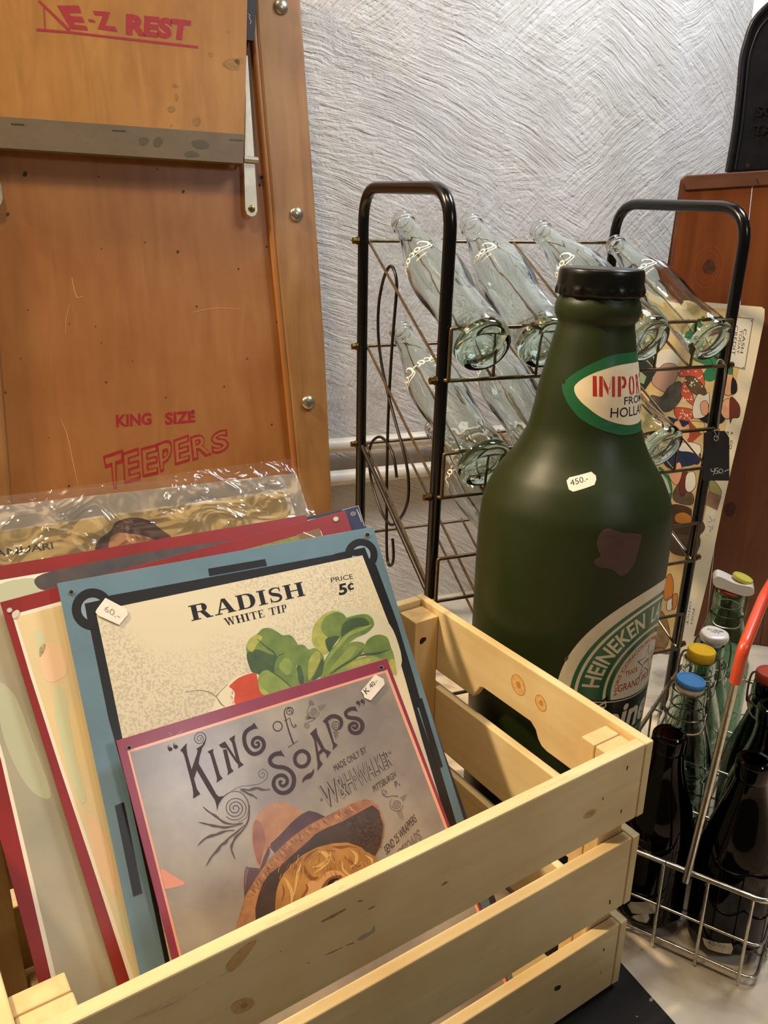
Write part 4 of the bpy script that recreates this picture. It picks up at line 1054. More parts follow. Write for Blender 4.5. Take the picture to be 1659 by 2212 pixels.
# wrapper
def film_material():
    m = bpy.data.materials.new('clear_wrapper'); m.use_nodes = True
    nt = m.node_tree; N = nt.nodes; L = nt.links; N.remove(N['Principled BSDF'])
    t = N.new('ShaderNodeBsdfTransparent'); g = N.new('ShaderNodeBsdfGlossy'); g.inputs['Roughness'].default_value = 0.06
    d = N.new('ShaderNodeBsdfDiffuse'); d.inputs[0].default_value = (0.85, 0.80, 0.74, 1)
    m1 = N.new('ShaderNodeMixShader'); m2 = N.new('ShaderNodeMixShader'); fr = N.new('ShaderNodeFresnel'); fr.inputs[0].default_value = 1.42
    m1.inputs[0].default_value = 0.03; L.new(t.outputs[0], m1.inputs[1]); L.new(d.outputs[0], m1.inputs[2])
    L.new(fr.outputs[0], m2.inputs[0]); L.new(m1.outputs[0], m2.inputs[1]); L.new(g.outputs[0], m2.inputs[2])
    L.new(m2.outputs[0], N['Material Output'].inputs[0])
    tc = N.new('ShaderNodeTexCoord'); n = N.new('ShaderNodeTexNoise'); n.inputs['Scale'].default_value = 24; n.inputs['Detail'].default_value = 2; n.inputs['Distortion'].default_value = 1.8
    L.new(tc.outputs['Object'], n.inputs['Vector'])
    bp = N.new('ShaderNodeBump'); bp.inputs['Strength'].default_value = 0.6; bp.inputs['Distance'].default_value = 0.008
    L.new(n.outputs['Fac'], bp.inputs['Height']); L.new(bp.outputs[0], g.inputs['Normal']); L.new(bp.outputs[0], fr.inputs['Normal'])
    return m
M_FILM = film_material()
def film(pl, quad, nu, nv, amp, seed):
    TL, TR, BR, BL = [pl.at(*q) for q in quad]
    r = random.Random(seed); V = []; F = []
    ph = [(r.uniform(4, 30), r.uniform(3, 26), r.uniform(0, 6.3), r.uniform(0.3, 1)) for _ in range(14)]
    for j in range(nv+1):
        for i in range(nu+1):
            u, v = i/nu, j/nv
            p = (TL*(1-u)+TR*u)*(1-v)+(BL*(1-u)+BR*u)*v
            hgt = sum(a*math.sin(fu*u*2+fv*v*2+q) for fu, fv, q, a in ph)/5
            edge = 1.0
            V.append(p+pl.n*(0.0022+amp*(1+hgt)*edge)); 
    for j in range(nv):
        for i in range(nu):
            a0 = j*(nu+1)+i; F.append((a0, a0+nu+1, a0+nu+2, a0+1))
    return V, F
build('wrapper', film(CP, [(-175, 1098), (626, 993), (790, 1480), (20, 1720)], 90, 50, 0.0009, 5), M_FILM, cal, smooth=True)
build('wrapper', film(CP.off(-0.004), [(-175, 1092), (642, 1012), (805, 1480), (20, 1720)], 60, 40, 0.0009, 9), M_FILM, cal, smooth=True)
bk = CP.off(-0.003)
build('backing_card', prism([bk.at(-175, 1112), bk.at(640, 1022), bk.at(786, 1480), bk.at(18, 1710)], -bk.n*0.001), mat('backing_card', '#f2e4cf', 0.6, vary=0.05), cal)

# ------------------------------------------------------------------ wooden folding backrest leaning on the wall
BUP = nz(A3(0, 0, 0.85)+0.115*WY)
BP = Plane(WP-0.150*WY, np.cross(WX, BUP))
M_BP = wood('board_veneer', '#8d5a2b', '#a06c3a', '#e2cdb4', 0.42, 'z', 0.9, 0.15, (0.2, 0.85))
M_BF = wood('board_flap', '#94652a', '#a87736', '#e6d0a8', 0.42, 'z', 1.0, 0.2, (0.3, 0.75))
M_BS = wood('board_rail', '#8a5f34', '#a27846', '#d8c4a8', 0.42, 'z', 0.8, 0.3, (0.3, 0.75), dirt=0.12)
def bottom(pl, a, b, z=0.0): return run_to_z(pl, a, b, z)
br_ = bottom(BP, (700, 750), (715, 1075))
board = thing('folding_backrest', 'orange-brown wooden folding backrest with red lettering leaning on the wall at left', 'backrest', br_)
panP = BP.off(-0.004)
ptop = [(-95, -70), (560, -70)]
build('back_panel', prism([panP.at(-100, -70), panP.at(556, -70), bottom(panP, (560, 90), (640, 975)), bottom(panP, (-70, 0), (16, 1060))], -BP.n*0.006), M_BP, board)
rail_in = [(543, -70), (553, 90), (593, 540), (624, 850), (636, 975)]
rail_out = [(643, -70), (647, 0), (672, 350), (700, 750), (715, 1075)]
P = [BP.at(*q) for q in rail_in]+[bottom(BP, (624, 850), (636, 975)), bottom(BP, (700, 750), (715, 1075))]+[BP.at(*q) for q in rail_out[::-1]]
build('frame_rail', prism([p+BP.n*0.006 for p in P], -BP.n*0.024), M_BS, board, bevel=0.004)
lin_ = [(-70, -70), (-63, 0), (-30, 400), (5, 850), (22, 1060)]
P = [BP.at(*q) for q in lin_]+[bottom(BP, (5, 850), (22, 1060)), bottom(BP, (-80, 850), (-60, 1060))]+[BP.at(-165, -70)]
build('frame_rail', prism([p+BP.n*0.006 for p in P], -BP.n*0.024), M_BS, board, bevel=0.004)
bead = [BP.at(x-3, y)+BP.n*0.001 for x, y in rail_in]+[bottom(BP, (621, 850), (633, 975))]
build('bead', tube(bead, 0.0045, 10), M_BP, board, smooth=True)
# hinged flap with its steel edge
FPn = BP.off(0.017)
build('hinged_flap', prism([FPn.at(*q) for q in ((-100, -70), (536, -70), (532, 140), (527.5, 300), (-100, 260))], -BP.n*0.009), M_BF, board, bevel=0.001)
M_STL = mat('edge_steel', '#62523a', 0.5, metal=0.0, vary=0.10, vscale=22, bump=0.1, bscale=120)
FS = FPn.off(0.0022)
strip = prism([FS.at(*q) for q in ((-100, 244), (0, 251), (527, 290), (525.5, 353), (0, 319), (-100, 312))], -BP.n*0.013)
build('edge_strip', strip, M_STL, board, bevel=0.0012, label='grey steel edge strip')
M_GAL = mat('galvanised', '#b9b29d', 0.38, metal=0.7, vary=0.10, vscale=60)
AP = BP.off(0.008)
build('hinge_arm', J(prism([AP.at(*q) for q in ((529, 120), (535, 120), (540, 200), (549, 335), (556, 455), (552, 465), (543, 468), (534, 463), (530, 452), (527, 350), (529, 335), (531, 220))], -BP.n*0.0018),
      cyl(AP.at(526, 344)+BP.n*0.002, AP.at(556, 347)+BP.n*0.002, 0.0042, 14)), M_GAL, board, label='galvanised hinge arm')
build('hinge_arm', prism([AP.at(*q) for q in ((-14, 330), (-4, 380), (3, 402), (6, 428), (3, 440), (-5, 446), (-16, 440))], -BP.n*0.0018), M_GAL, board, label='galvanised hinge arm')
def dome(c, n, r, hgt, seg=20):
    VF = lathe([(0, hgt)]+[(r*math.sin(a), hgt*math.cos(a)) for a in np.linspace(0.25, math.pi/2, 6)]+[(r, -0.002)], seg)
    x = nz(np.cross(n, A3(0.3, 0, 1))); y = np.cross(n, x)
    return xf(VF, frame_mat(c, x, y, n))
M_RIV = mat('rivet_nickel', '#a79d8a', 0.3, metal=0.85, vary=0.15, vscale=300)
for q, r in (((604, 18), 0.0098), ((637.5, 464), 0.0098), ((663, 869), 0.0100)):
    build('rivet', dome(BP.at(*q)+BP.n*0.006, BP.n, r, 0.0052), M_RIV, board, smooth=True, label='domed nickel rivet')
build('screw', dome(AP.at(543.5, 451), BP.n, 0.0048, 0.002), mat('screw_brass', '#7d6a40', 0.35, metal=0.8), board, smooth=True)
sa = Art(AP.off(0.0021)); 
for t_ in (0.5, 2.07): sa.line([(543.5-4*math.cos(t_), 451-4*math.sin(t_), 1.6), (543.5+4*math.cos(t_), 451+4*math.sin(t_), 1.6)], M_DK, 0)
sa.make('screw_slot', board)
build('rubber_hinge', prism([BP.off(0.014).at(*q) for q in ((536, -70), (554, -70), (552, 60), (548, 88), (533, 86))], -BP.n*0.007), mat('black_strap', '#211c1a', 0.6), board)
A = Art(BP.off(0.0142)); st(lambda p: p, 1, [(536, 30, 1), (540, 34, 1), (538, 38, 1), (542, 46, 1), (540, 52, 1)], mat('strap_mark', '#b9b0a2', 0.6), 1); A.make('strap_print', board)
# red printing
M_RP = mat('red_print', '#8f141c', 0.55, vary=0.08, vscale=160)
A = Art(FPn)
A.text('REST', [(272, 29), (413, 44), (407, 88), (272, 75)], M_RP, 1, bold=0.055)
A.text('E', [(123, 12), (171, 12), (190, 66), (152, 62)], M_RP, 1, bold=0.05)
A.poly([(190, 41), (204, 43), (206, 49), (192, 47)], M_RP, 1)
A.text('Z', [(197, 23), (238, 26), (256, 69), (211, 63)], M_RP, 1, bold=0.05)
A.line([(79, 64, 6), (151, 70, 5), (428, 102, 5.5)], M_RP, 1)
A.line([(84, 2, 5), (150, 66, 7)], M_RP, 1.3); A.line([(94, 12, 2.2), (97, 64, 2.2)], M_RP, 1.6)
A.make('red_lettering', board)
A = Art(FS)
for q in ((38.5, 268.5), (257.5, 282.5), (511, 302.5)):
    A.next('staple'); A.poly([(q[0]-15, q[1]-2.2), (q[0]+14, q[1]-0.8), (q[0]+14, q[1]+2.2), (q[0]-15, q[1]+1)], mat('staple', '#4c4434', 0.4, metal=0.6), 1)
for P in ([(300, 300), (312, 296), (322, 302), (312, 314), (303, 312)], [(334, 300), (345, 296), (352, 305), (342, 318), (332, 314)], [(400, 330), (415, 326), (430, 334), (425, 338), (402, 338)], [(415, 305), (440, 303), (452, 315), (440, 322), (420, 318)]):
    A.next('stain'); A.poly(blob(P), mat('strip_stain', '#4a402d', 0.6), 0.5)
A.each(board)
A = Art(FPn)
for (x, y, rx, ry) in ((500, 140, 22, 14), (516, 132, 10, 8), (455, 118, 6, 5), (381, 210, 4, 8), (370, 235, 8, 8), (425, 260, 10, 12), (370, 271, 3, 2), (493, 68, 3, 3), (378, 185, 6, 4)):
    A.next('stain'); A.poly(blob([(x+rx*math.cos(a)*(0.7+0.5*rnd.random()), y+ry*math.sin(a)*(0.7+0.5*rnd.random())) for a in np.linspace(0, 5.5, 8)]), mat('flap_stain', '#7a5522', 0.5, col2='#8f672b', vscale=220), 0.5)
A.each(board)
A = Art(panP)
A.text('KING', [(250, 896), (327, 891), (327, 917), (251, 923)], M_RP, 1, bold=0.035)
A.text('SIZE', [(356, 891), (421, 887), (422, 912), (357, 918)], M_RP, 1, bold=0.035)
for ch, q in zip('TEEPERS', ([(222, 985), (266, 970), (262, 1052), (236, 1060)], [(264, 978), (300, 966), (304, 1036), (268, 1046)], [(304, 968), (340, 958), (342, 1024), (308, 1032)], [(338, 958), (376, 944), (366, 1010), (346, 1022)],
                             [(374, 950), (408, 938), (410, 996), (378, 1006)], [(410, 944), (450, 930), (458, 982), (416, 996)], [(454, 938), (492, 922), (496, 972), (458, 984)])):
    A.text(ch, q, M_RP, 1, bold=0.055)
    c = np.mean(np.array(q), 0); q2 = [tuple(c+(np.array(p)-c)*0.80) for p in q]
    A.text(ch, q2, M_BP, 2, bold=0.0)
A.make('red_lettering', board)
A = Art(panP)
M_SPK = mat('board_speck', '#3a2412', 0.7); M_SCR = mat('board_scratch', '#c98f58', 0.5)
for (x, y, r) in ((54, 376, 5), (17, 463, 3.5), (396, 414, 3), (384, 544, 3), (565, 383, 3.5), (573, 367, 2), (561, 400, 2.5), (340, 366, 1.6), (213, 382, 1.5), (219, 537, 1.5), (313, 524, 1.6), (515, 581, 2), (576, 533, 2), (425, 662, 2), (229, 826, 2), (484, 835, 1.6), (534, 775, 1.6), (358, 859, 1.6), (416, 890, 4), (587, 917, 2), (12, 848, 2), (219, 740, 1.4), (206, 705, 1.3), (286, 780, 1.2), (150, 700, 1.2), (60, 670, 1.4), (149, 1050, 2.4), (105, 945, 1.2), (45, 774, 1.3), (598, 695, 1.8)):
    A.next('nail_hole'); A.poly(ell(x, y, r, r*1.3, 0.4, 10), M_SPK, 0.5)
for q in ([(130, 905, 1), (142, 930, 1.4), (150, 960, 1.4), (158, 1000, 1.6), (165, 1030, 1.2), (168, 1045, 0.8)], [(415, 675, 0.8), (460, 666, 1.2), (520, 667, 0.8)], [(150, 655, 0.8), (143, 690, 1), (141, 720, 0.6)], [(155, 600, 1.4), (165, 640, 1.6), (180, 640, 1)]):
    A.next('scratch'); A.line(q, M_SCR, 0.5, n=4)
A.each(board)

# ------------------------------------------------------------------ wire bottle rack
M_BLKP = mat('black_enamel_tube', '#0a090a', 0.2, spec=0.45, coat=0.1)
M_WIRE = mat('bronze_wire', '#6d5c42', 0.32, metal=0.75, vary=0.2, vscale=120)
M_DWIRE = mat('dark_wire', '#2a241e', 0.35, metal=0.5)
M_PIN = mat('brass_cap', '#6f5a2c', 0.28, metal=0.9)
rack = thing('bottle_rack', 'black tube and bronze wire rack of sloping shelves holding glass soda bottles', 'rack', RF)
FPL = Plane(RF, RE2); BPL = Plane(RF+RD*RE2, RE2)
def lineP(a, b): return (a, (b-a)/((b-a) @ RUP))
def atw(l, w):
    a, d = l; return a+d*(w-(a-RF) @ RUP)
LFL = lineP(FPL.at(930, 1264), FPL.at(968.7, 564)); LFR = lineP(FPL.at(1461.4, 1387), FPL.at(1600.3, 564.5))
LBL = lineP(BPL.at(778.6, 1064), BPL.at(785, 503))
LBR = (BPL.at(1328, 503), LFR[1]*0.35+LBL[1]*0.65)
def footz(l):                                # where the leg meets the floor
    a, d = l; return a+d*((0.003-a[2])/d[2])
for (f_, b_, lt) in ((LFL, LBL, 0.6615), (LFR, LBR, 0.6533)):
    path = fillet([footz(f_), atw(f_, lt), atw(b_, lt), footz(b_)], 0.042, 8)
    sf = build('side_frame', tube(path, 0.0066, 14), M_BLKP, rack, smooth=True)
    for l in (f_, b_):
        p = footz(l); build('rubber_foot', cyl(p-A3(0, 0, 0.004), p+A3(0, 0, 0.014), 0.0085, 14), mat('foot_rubber', '#15130f', 0.7), sf)
zfl = [0.4807, 0.3563, 0.2355, 0.1115]; zfr = [0.4813, 0.3588, 0.2367, 0.1124]; bh = [0.0519, 0.0482, 0.0506, 0.0499]
zbk = [0.6018, 0.4764, 0.3508, 0.2252]
pol = lambda l, w: atw(l, w)
for i in range(4):
    bl0, bl1 = atw(LBL, zbk[i]), atw(LBR, zbk[i]+0.002)
    u0 = rk(-RW+0.0020, -0.010, zfl[i]); u1 = rk(-0.0055, -0.010, zfr[i])
    t0 = u0+RUP*bh[i]; t1 = u1+RUP*bh[i]
    fr0, fr1 = rk(-RW+0.0015, -0.0005, zfl[i]), rk(-0.0015, -0.0005, zfr[i])
    parts = []
    be1 = nz(bl1-bl0)
    parts.append(tube([bl0-be1*0.004, bl1+be1*0.004], 0.0021, 8))           # back rail between the posts
    parts.append(tube([atw(LFL, zfl[i])-RE1*0.002, u0+A3(0, 0, 0)], 0.0021, 8)); parts.append(tube([atw(LFR, zfr[i]), u1], 0.0021, 8))
    parts.append(tube([u0, u1], 0.0021, 8))                                   # front bottom rail
    parts.append(tube(fillet([u0, t0, t1, u1], 0.002, 3), 0.0021, 8))         # front top rail and its ends
    for k in range(8):
        s = k/7
        b_ = bl0+(bl1-bl0)*(0.018+0.964*s)+A3(0, 0, 0.0018)
        f_ = u0+(u1-u0)*s; t_ = t0+(t1-t0)*s
        parts.append(tube([b_-RE2*-0.003, f_+RE2*0.002] if k in (0, 7) else [b_+RE2*0.003, f_, f_+RUP*0.001, t_], 0.0016, 7))
    shelf = build('wire_shelf', J(*parts), M_WIRE, rack, smooth=True)
    caps = []
    for l, zz, sg in ((LBL, zbk[i], -1), (LFL, zfl[i]-0.0015, -1), (LBR, zbk[i]+0.002, 1), (LFR, zfr[i]-0.0015, 1)):
        c = atw(l, zz); caps.append(cyl(c+RE1*sg*0.006, c+RE1*sg*0.0135, 0.0037, 12)); caps.append(cyl(c+RE1*sg*0.006, c+RE1*sg*0.0085, 0.0046, 12))
    build('cap_nut', J(*caps), M_PIN, rack, smooth=True)
# side braces and scrolls
for (b_, f_, u, lab) in ((LBL, LFL, -RW, 0), (LBR, LFR, 0.0, 1)):
    i = 2
    build('side_brace', tube([atw(b_, zbk[i]), atw(f_, zfl[i])], 0.0030, 8), M_DWIRE, rack, smooth=True)
scl = Plane(rk(-RW+0.010, 0, 0), RE1)
spx = [(848, 1163), (850, 1195), (848, 1217), (841, 1221), (836, 1200), (835, 1130), (836, 1010), (839, 890), (846, 760), (855, 650), (857, 615), (853, 588), (845, 575), (836, 584), (826, 612), (818, 660), (817, 720), (824, 785), (838, 850), (858, 925), (873, 980), (882, 1030), (881, 1080), (868, 1115), (847, 1134), (829, 1115), (813, 1075), (801, 1030), (797, 985), (803, 957), (817, 944), (831, 950), (845, 972), (853, 1000), (857, 1032)]
scr = [scl.at(*q) for q in spx]
for dx in (0.0, RW-0.020):
    build('scroll_wire', tube(smooth_path([p+RE1*dx for p in scr], 5), 0.0019, 8), M_DWIRE, rack, smooth=True, label='thin dark wire bent in a figure eight')

# ------------------------------------------------------------------ clear glass soda bottles lying on the shelves
CGL = glass('clear_greenish_glass', '#f3faf6', 0.02, 1.45)
CGB = glass('green_base_glass', '#d6f2e2', 0.03, 1.45)
cout = [(0.0, 0.014), (0.07, 0.010), (0.092, 0.0), (0.108, 0.002), (0.118, 0.014), (0.1215, 0.04), (0.121, 0.08), (0.117, 0.15), (0.111, 0.21), (0.108, 0.27), (0.111, 0.33), (0.117, 0.40), (0.1215, 0.46), (0.123, 0.51), (0.1215, 0.56), (0.116, 0.61), (0.105, 0.665), (0.091, 0.72), (0.077, 0.775), (0.065, 0.83), (0.056, 0.88), (0.0515, 0.92), (0.050, 0.945), (0.0565, 0.952), (0.058, 0.962), (0.054, 0.970), (0.0555, 0.985), (0.053, 0.996), (0.048, 1.0)]
cin = [(0.040, 0.998), (0.038, 0.985), (0.040, 0.93), (0.045, 0.88), (0.056, 0.82), (0.082, 0.72), (0.107, 0.60), (0.113, 0.51), (0.108, 0.40), (0.099, 0.27), (0.108, 0.15), (0.110, 0.08), (0.104, 0.050), (0.07, 0.036), (0.0, 0.034)]
def flute(L):
    def f(r, z, a):
        zz = z/L
        if r < 0.07*L: return r
        if 0.05 < zz < 0.42 or 0.60 < zz < 0.80:
            e = min(1, (zz-0.05)/0.05, (0.42-zz)/0.05) if zz < 0.5 else min(1, (zz-0.60)/0.04, (0.80-zz)/0.06)
            return r*(1-0.045*max(0, e)*abs(math.sin(5*a))**0.7*0.7)
        return r
    return f
def dens(pr, n=3):
    out = []
    for i in range(len(pr)-1):
        for k in range(n):
            t = k/n; out.append((pr[i][0]*(1-t)+pr[i+1][0]*t, pr[i][1]*(1-t)+pr[i+1][1]*t))
    return out+[pr[-1]]
LB = 0.250
_co = [(r*LB, z_*LB) for r, z_ in dens(cout, 2)]; _ci = [(r*LB, z_*LB) for r, z_ in cin]
VF_body = lathe(_co+_ci, 60, flute(LB))
M_LOGO = mat('bottle_white_print', '#f2eae0', 0.5)
SCRIPT = {  # brush-like italic capitals and lower case, unit height
 'C': [[(0.62, 0.80, .04), (0.66, 0.95, .08), (0.50, 1.02, .10), (0.25, 0.85, .16), (0.08, 0.50, .20), (0.10, 0.16, .18), (0.30, -0.02, .14), (0.55, 0.05, .10), (0.80, 0.22, .06)], [(0.10, 0.2, .08), (0.05, -0.15, .14), (0.30, -0.30, .12), (0.9, -0.22, .10), (1.6, -0.16, .05)]],
 'o': [[(0.30, 0.52, .10), (0.12, 0.38, .16), (0.12, 0.12, .16), (0.30, 0.0, .12), (0.48, 0.14, .16), (0.48, 0.40, .14), (0.30, 0.52, .08)]],
 'c': [[(0.46, 0.42, .12), (0.32, 0.52, .10), (0.13, 0.36, .16), (0.14, 0.10, .16), (0.32, 0.0, .12), (0.52, 0.12, .06)]],
 'a': [[(0.44, 0.46, .08), (0.28, 0.52, .12), (0.10, 0.34, .16), (0.12, 0.08, .16), (0.28, 0.0, .12), (0.44, 0.20, .10)], [(0.50, 0.55, .12), (0.46, 0.15, .16), (0.56, 0.0, .12), (0.70, 0.10, .05)]],
 'l': [[(0.10, 0.25, .05), (0.34, 0.75, .10), (0.36, 1.0, .10), (0.22, 0.95, .12), (0.16, 0.4, .16), (0.22, 0.05, .14), (0.40, 0.02, .08), (0.5, 0.12, .04)]],
 '-': [[(0.05, 0.28, .14), (0.40, 0.32, .14)]]}
def script(A, txt, x0, y0, h, m, slant=0.18, adv=None):
    x = x0
    for ch in txt:
        w = {'C': 0.74, 'o': 0.56, 'c': 0.52, 'a': 0.66, 'l': 0.46, '-': 0.46}[ch]
        for k, s_ in enumerate(SCRIPT[ch]):
            A.line([(x+(p[0]+slant*p[1])*h, y0+p[1]*h, p[2]*h*0.85) for p in s_], m, 1+0.3*k, n=3)
        x += w*h
    return x-x0
def surf_art(prof, eye):
    zs = [p[1] for p in prof]; rs = [p[0] for p in prof]
    def fn(x, y, d):
        r = np.interp(y, zs, rs)+d
        a = x
        return A3(r*math.cos(a), r*math.sin(a), y)
    return fn
_prof_out = [(r*LB, z_*LB) for r, z_ in cout[3:24]]
def soda_logo():
    A = Art(fn=None)
    base = surf_art(_prof_out, None)
    r0 = 0.0295
    A.fn = lambda x, y, d: base(math.pi/2-x/r0, y, d+0.0001)
    w = script(A, 'Coca-Cola', 0.013, 0.595*LB, 0.0150, M_LOGO)
    V, F, asp = glyphs('TRADE MARK', 0.01)
    A.raw([(0.022+u*0.014, 0.545*LB+v*0.0022) for u, v in V], F, M_LOGO, 1)
    F2 = []
    for f in A.F:
        a, b, c = (np.asarray(A.V[f[i]]) for i in (0, 1, 2)); nn = np.cross(b-a, c-a)
        F2.append(tuple(f) if nn @ A3(a[0], a[1], 0) > 0 else tuple(f)[::-1])
    return (A.V, F2), A.mi, A.ms
LOGO = soda_logo()
BODY_MI = [1 if max(VF_body[0][i][2] for i in f) < 0.030*LB else 0 for f in VF_body[1]]
def make_soda():
    t = thing('soda_bottle', None, 'bottle', (0, 0, 0), 'clear soda bottles on the rack')
    build('bottle_glass', VF_body, [CGL, CGB], t, smooth=True, local=True, mi=BODY_MI)
    build('printed_logo', LOGO[0], LOGO[2], t, local=True, mi=LOGO[1], label='white script lettering')
    return t
proto = make_soda()
SLV = RD*RE2+0.120*RUP
def place_soda(first, u, ut, top_len, i, label, roll=0.0, L=LB):
    if first is None: t = proto
    else:
        t = proto.copy(); COL.objects.link(t)
        for ch in list(proto.children):
            c = ch.copy(); COL.objects.link(c); c.parent = t
    zf_ = zfl[i]+(zfr[i]-zfl[i])*(u+RW)/RW
    s_ = nz((RD+0.010)*RE2+(zbk[i]-zf_)*RUP)
    nn = nz(RUP-(RUP @ s_)*s_)
    r = 0.123*L
    zax = nz(s_+(ut-u)/L*RE1)
    base = rk(u, -0.010, zf_)+nn*(r+0.0042)+zax*0.0035
    y = nz(nn-(nn @ zax)*zax); x = np.cross(y, zax)
    if roll:
        c_, s2 = math.cos(roll), math.sin(roll); x, y = c_*x+s2*y, -s2*x+c_*y
    k = L/LB
    M = frame_mat(base, x*k, y*k, zax*k)
    t.matrix_world = Matrix([list(r_) for r_ in M])
    t['label'] = label
    return t
place_soda(None, -0.3285, -0.3280, 0, 0, 'clear glass soda bottle at the left end of the top rack shelf', 0.15, 0.250)
place_soda(1, -0.2570, -0.2390, 0, 0, 'clear glass soda bottle second from left on the top rack shelf', 0.05, 0.2500)
place_soda(1, -0.1290, -0.1460, 0, 0, 'clear glass soda bottle on the top shelf behind the large bottle cap', -0.25, 0.2410)
place_soda(1, -0.0385, -0.0470, 0, 0, 'clear glass soda bottle at the right end of the top rack shelf', 0.22, 0.2155)
place_soda(1, -0.3160, -0.3260, 0, 1, 'clear glass soda bottle at the left end of the second rack shelf', 0.9, 0.250)
place_soda(1, -0.2370, -0.2270, 0, 1, 'clear soda bottle on the second shelf whose base hides behind the large bottle', 0.1, 0.250)
place_soda(1, -0.0860, -0.1100, 0, 1, 'clear soda bottle with green base at the right of the second shelf', 0.5, 0.235)
place_soda(1, -0.2520, -0.2720, 0, 2, 'clear soda bottle with white script lettering low on the third rack shelf', 0.3, 0.250)
place_soda(1, -0.0790, -0.0980, 0, 2, 'clear soda bottle at the right of the third shelf beside the large bottle', 0.4, 0.235)

# hanging price tag
TG = Plane(rk(0.012, -0.0205, 0.33), RE2*0.98-RE1*0.2)
tagt = thing('price_tag', 'black card tag reading 450.- hanging from the right post of the rack', 'tag', TG.at(1547, 985))
build('tag_card', prism([TG.at(*q) for q in ((1521, 935), (1541, 931), (1566, 931), (1575.5, 946), (1575.5, 1038.5), (1518, 1038))], -TG.n*0.0006), mat('tag_black', '#191512', 0.6), tagt)
A = Art(TG); M_CHK = mat('chalk_ink', '#d9d4cc', 0.7)
z8 = Zm(1380, 640, 3.688)
for q in ([(572, 1372, 5), (578, 1395, 6), (600, 1393, 5)], [(600, 1368, 5), (602, 1400, 6), (592, 1425, 4)], [(634, 1368, 5), (614, 1370, 5), (610, 1388, 5), (628, 1392, 6), (628, 1408, 6), (608, 1412, 5)], [(660, 1375, 5), (642, 1380, 5), (638, 1402, 6), (655, 1408, 6), (668, 1390, 5), (658, 1376, 4)], [(672, 1412, 6), (675, 1414, 6)], [(680, 1395, 5), (700, 1386, 6), (718, 1380, 4)]):
    st(z8, 3.688, q, M_CHK, 1, n=4)
A.make('handwriting', tagt)
eye = [TG.at(1546+5*math.cos(a), 946+5.5*math.sin(a))+TG.n*0.0004 for a in np.linspace(0, 2*math.pi, 14)[:-1]]
build('eyelet', tube(eye, 0.0009, 8, closed=True), mat('eyelet_steel', '#b5aea0', 0.3, metal=0.9), tagt, smooth=True)
sq = [(1546, 946), (1543, 936), (1541, 930), (1549, 925), (1552, 900), (1556, 870), (1561, 840), (1565, 810), (1566, 792), (1558, 778), (1550, 777), (1546, 786)]
s2q = [(1546, 946), (1550, 938), (1552, 928), (1548, 922), (1549, 905), (1553, 875), (1557, 845), (1562, 812), (1563, 795)]
build('string', J(tube(smooth_path([TG.at(*q)+TG.n*0.0012 for q in sq], 4), 0.0007, 6), tube(smooth_path([TG.at(*q)+TG.n*0.0014 for q in s2q], 4), 0.0006, 6)), mat('string', '#9a8d78', 0.8), tagt, smooth=True)

# ------------------------------------------------------------------ large green display bottle
BC = A3(0.1862, 0.7985, 0)
_n2 = BC[:2]/np.linalg.norm(BC[:2]); BT = A3(_n2[1], -_n2[0], 0)
LEAN = 0.018
bz = nz(A3(0, 0, 1)+LEAN*BT); bx = nz(BT-bz*(BT @ bz)); by = np.cross(bz, bx)
BO = BC-LEAN*0.30*BT
BM = np.stack([bx, by, bz], 1)
BPROF = [(0, 0.004), (0.063, 0.004), (0.078, 0.0), (0.084, 0.0004), (0.0875, 0.005), (0.0885, 0.02), (0.0889, 0.10), (0.0897, 0.141), (0.0908, 0.173), (0.0915, 0.2163), (0.0923, 0.26), (0.0930, 0.305), (0.0932, 0.33), (0.0927, 0.352), (0.0915, 0.368), (0.0890, 0.3825), (0.0795, 0.4035), (0.0722, 0.4145), (0.0645, 0.4255), (0.0575, 0.439), (0.0525, 0.452), (0.0496, 0.468), (0.0470, 0.486), (0.0436, 0.5035), (0.0402, 0.519), (0.0372, 0.534), (0.0352, 0.5435), (0.0346, 0.5485), (0.0362, 0.551), (0.0381, 0.5545), (0.0386, 0.559), (0.0382, 0.564), (0.0370, 0.5675), (0.0352, 0.5705), (0.0346, 0.579), (0, 0.580)]
def bsm(pr):
    P = smooth_path([A3(a, b, 0) for a, b in pr[4:28]], 4)
    return pr[:4]+[(p[0], p[1]) for p in P]+pr[28:]
BPS = bsm(BPROF)
def green_material():
    m = mat('bottle_green_plastic', '#1f2c12', 0.40, spec=0.32, coat=0.0)
    nt = m.node_tree; N = nt.nodes; L = nt.links; b = N['Principled BSDF']
    tc = N.new('ShaderNodeTexCoord'); n = N.new('ShaderNodeTexNoise'); n.inputs['Scale'].default_value = 6; n.inputs['Detail'].default_value = 5
    L.new(tc.outputs['Object'], n.inputs['Vector'])
    r = N.new('ShaderNodeValToRGB'); r.color_ramp.elements[0].position = 0.35; r.color_ramp.elements[1].position = 0.7
    r.color_ramp.elements[0].color = hexc('#20290d'); r.color_ramp.elements[1].color = hexc('#283215')
    L.new(n.outputs['Fac'], r.inputs[0]); L.new(r.outputs[0], b.inputs['Base Color'])
    n2 = N.new('ShaderNodeTexNoise'); n2.inputs['Scale'].default_value = 40; n2.inputs['Detail'].default_value = 3; L.new(tc.outputs['Object'], n2.inputs['Vector'])
    mr = N.new('ShaderNodeMapRange'); mr.inputs[3].default_value = 0.36; mr.inputs[4].default_value = 0.50; L.new(n2.outputs['Fac'], mr.inputs[0]); L.new(mr.outputs[0], b.inputs['Roughness'])
    return m
big = thing('display_bottle', 'very large dark green bottle with black crown cap standing behind the crate', 'bottle', BO)
big.matrix_world = Matrix([list(r) for r in frame_mat(BO, bx, by, bz)])
build('bottle_body', lathe(BPS, 96), green_material(), big, local=True, smooth=True)
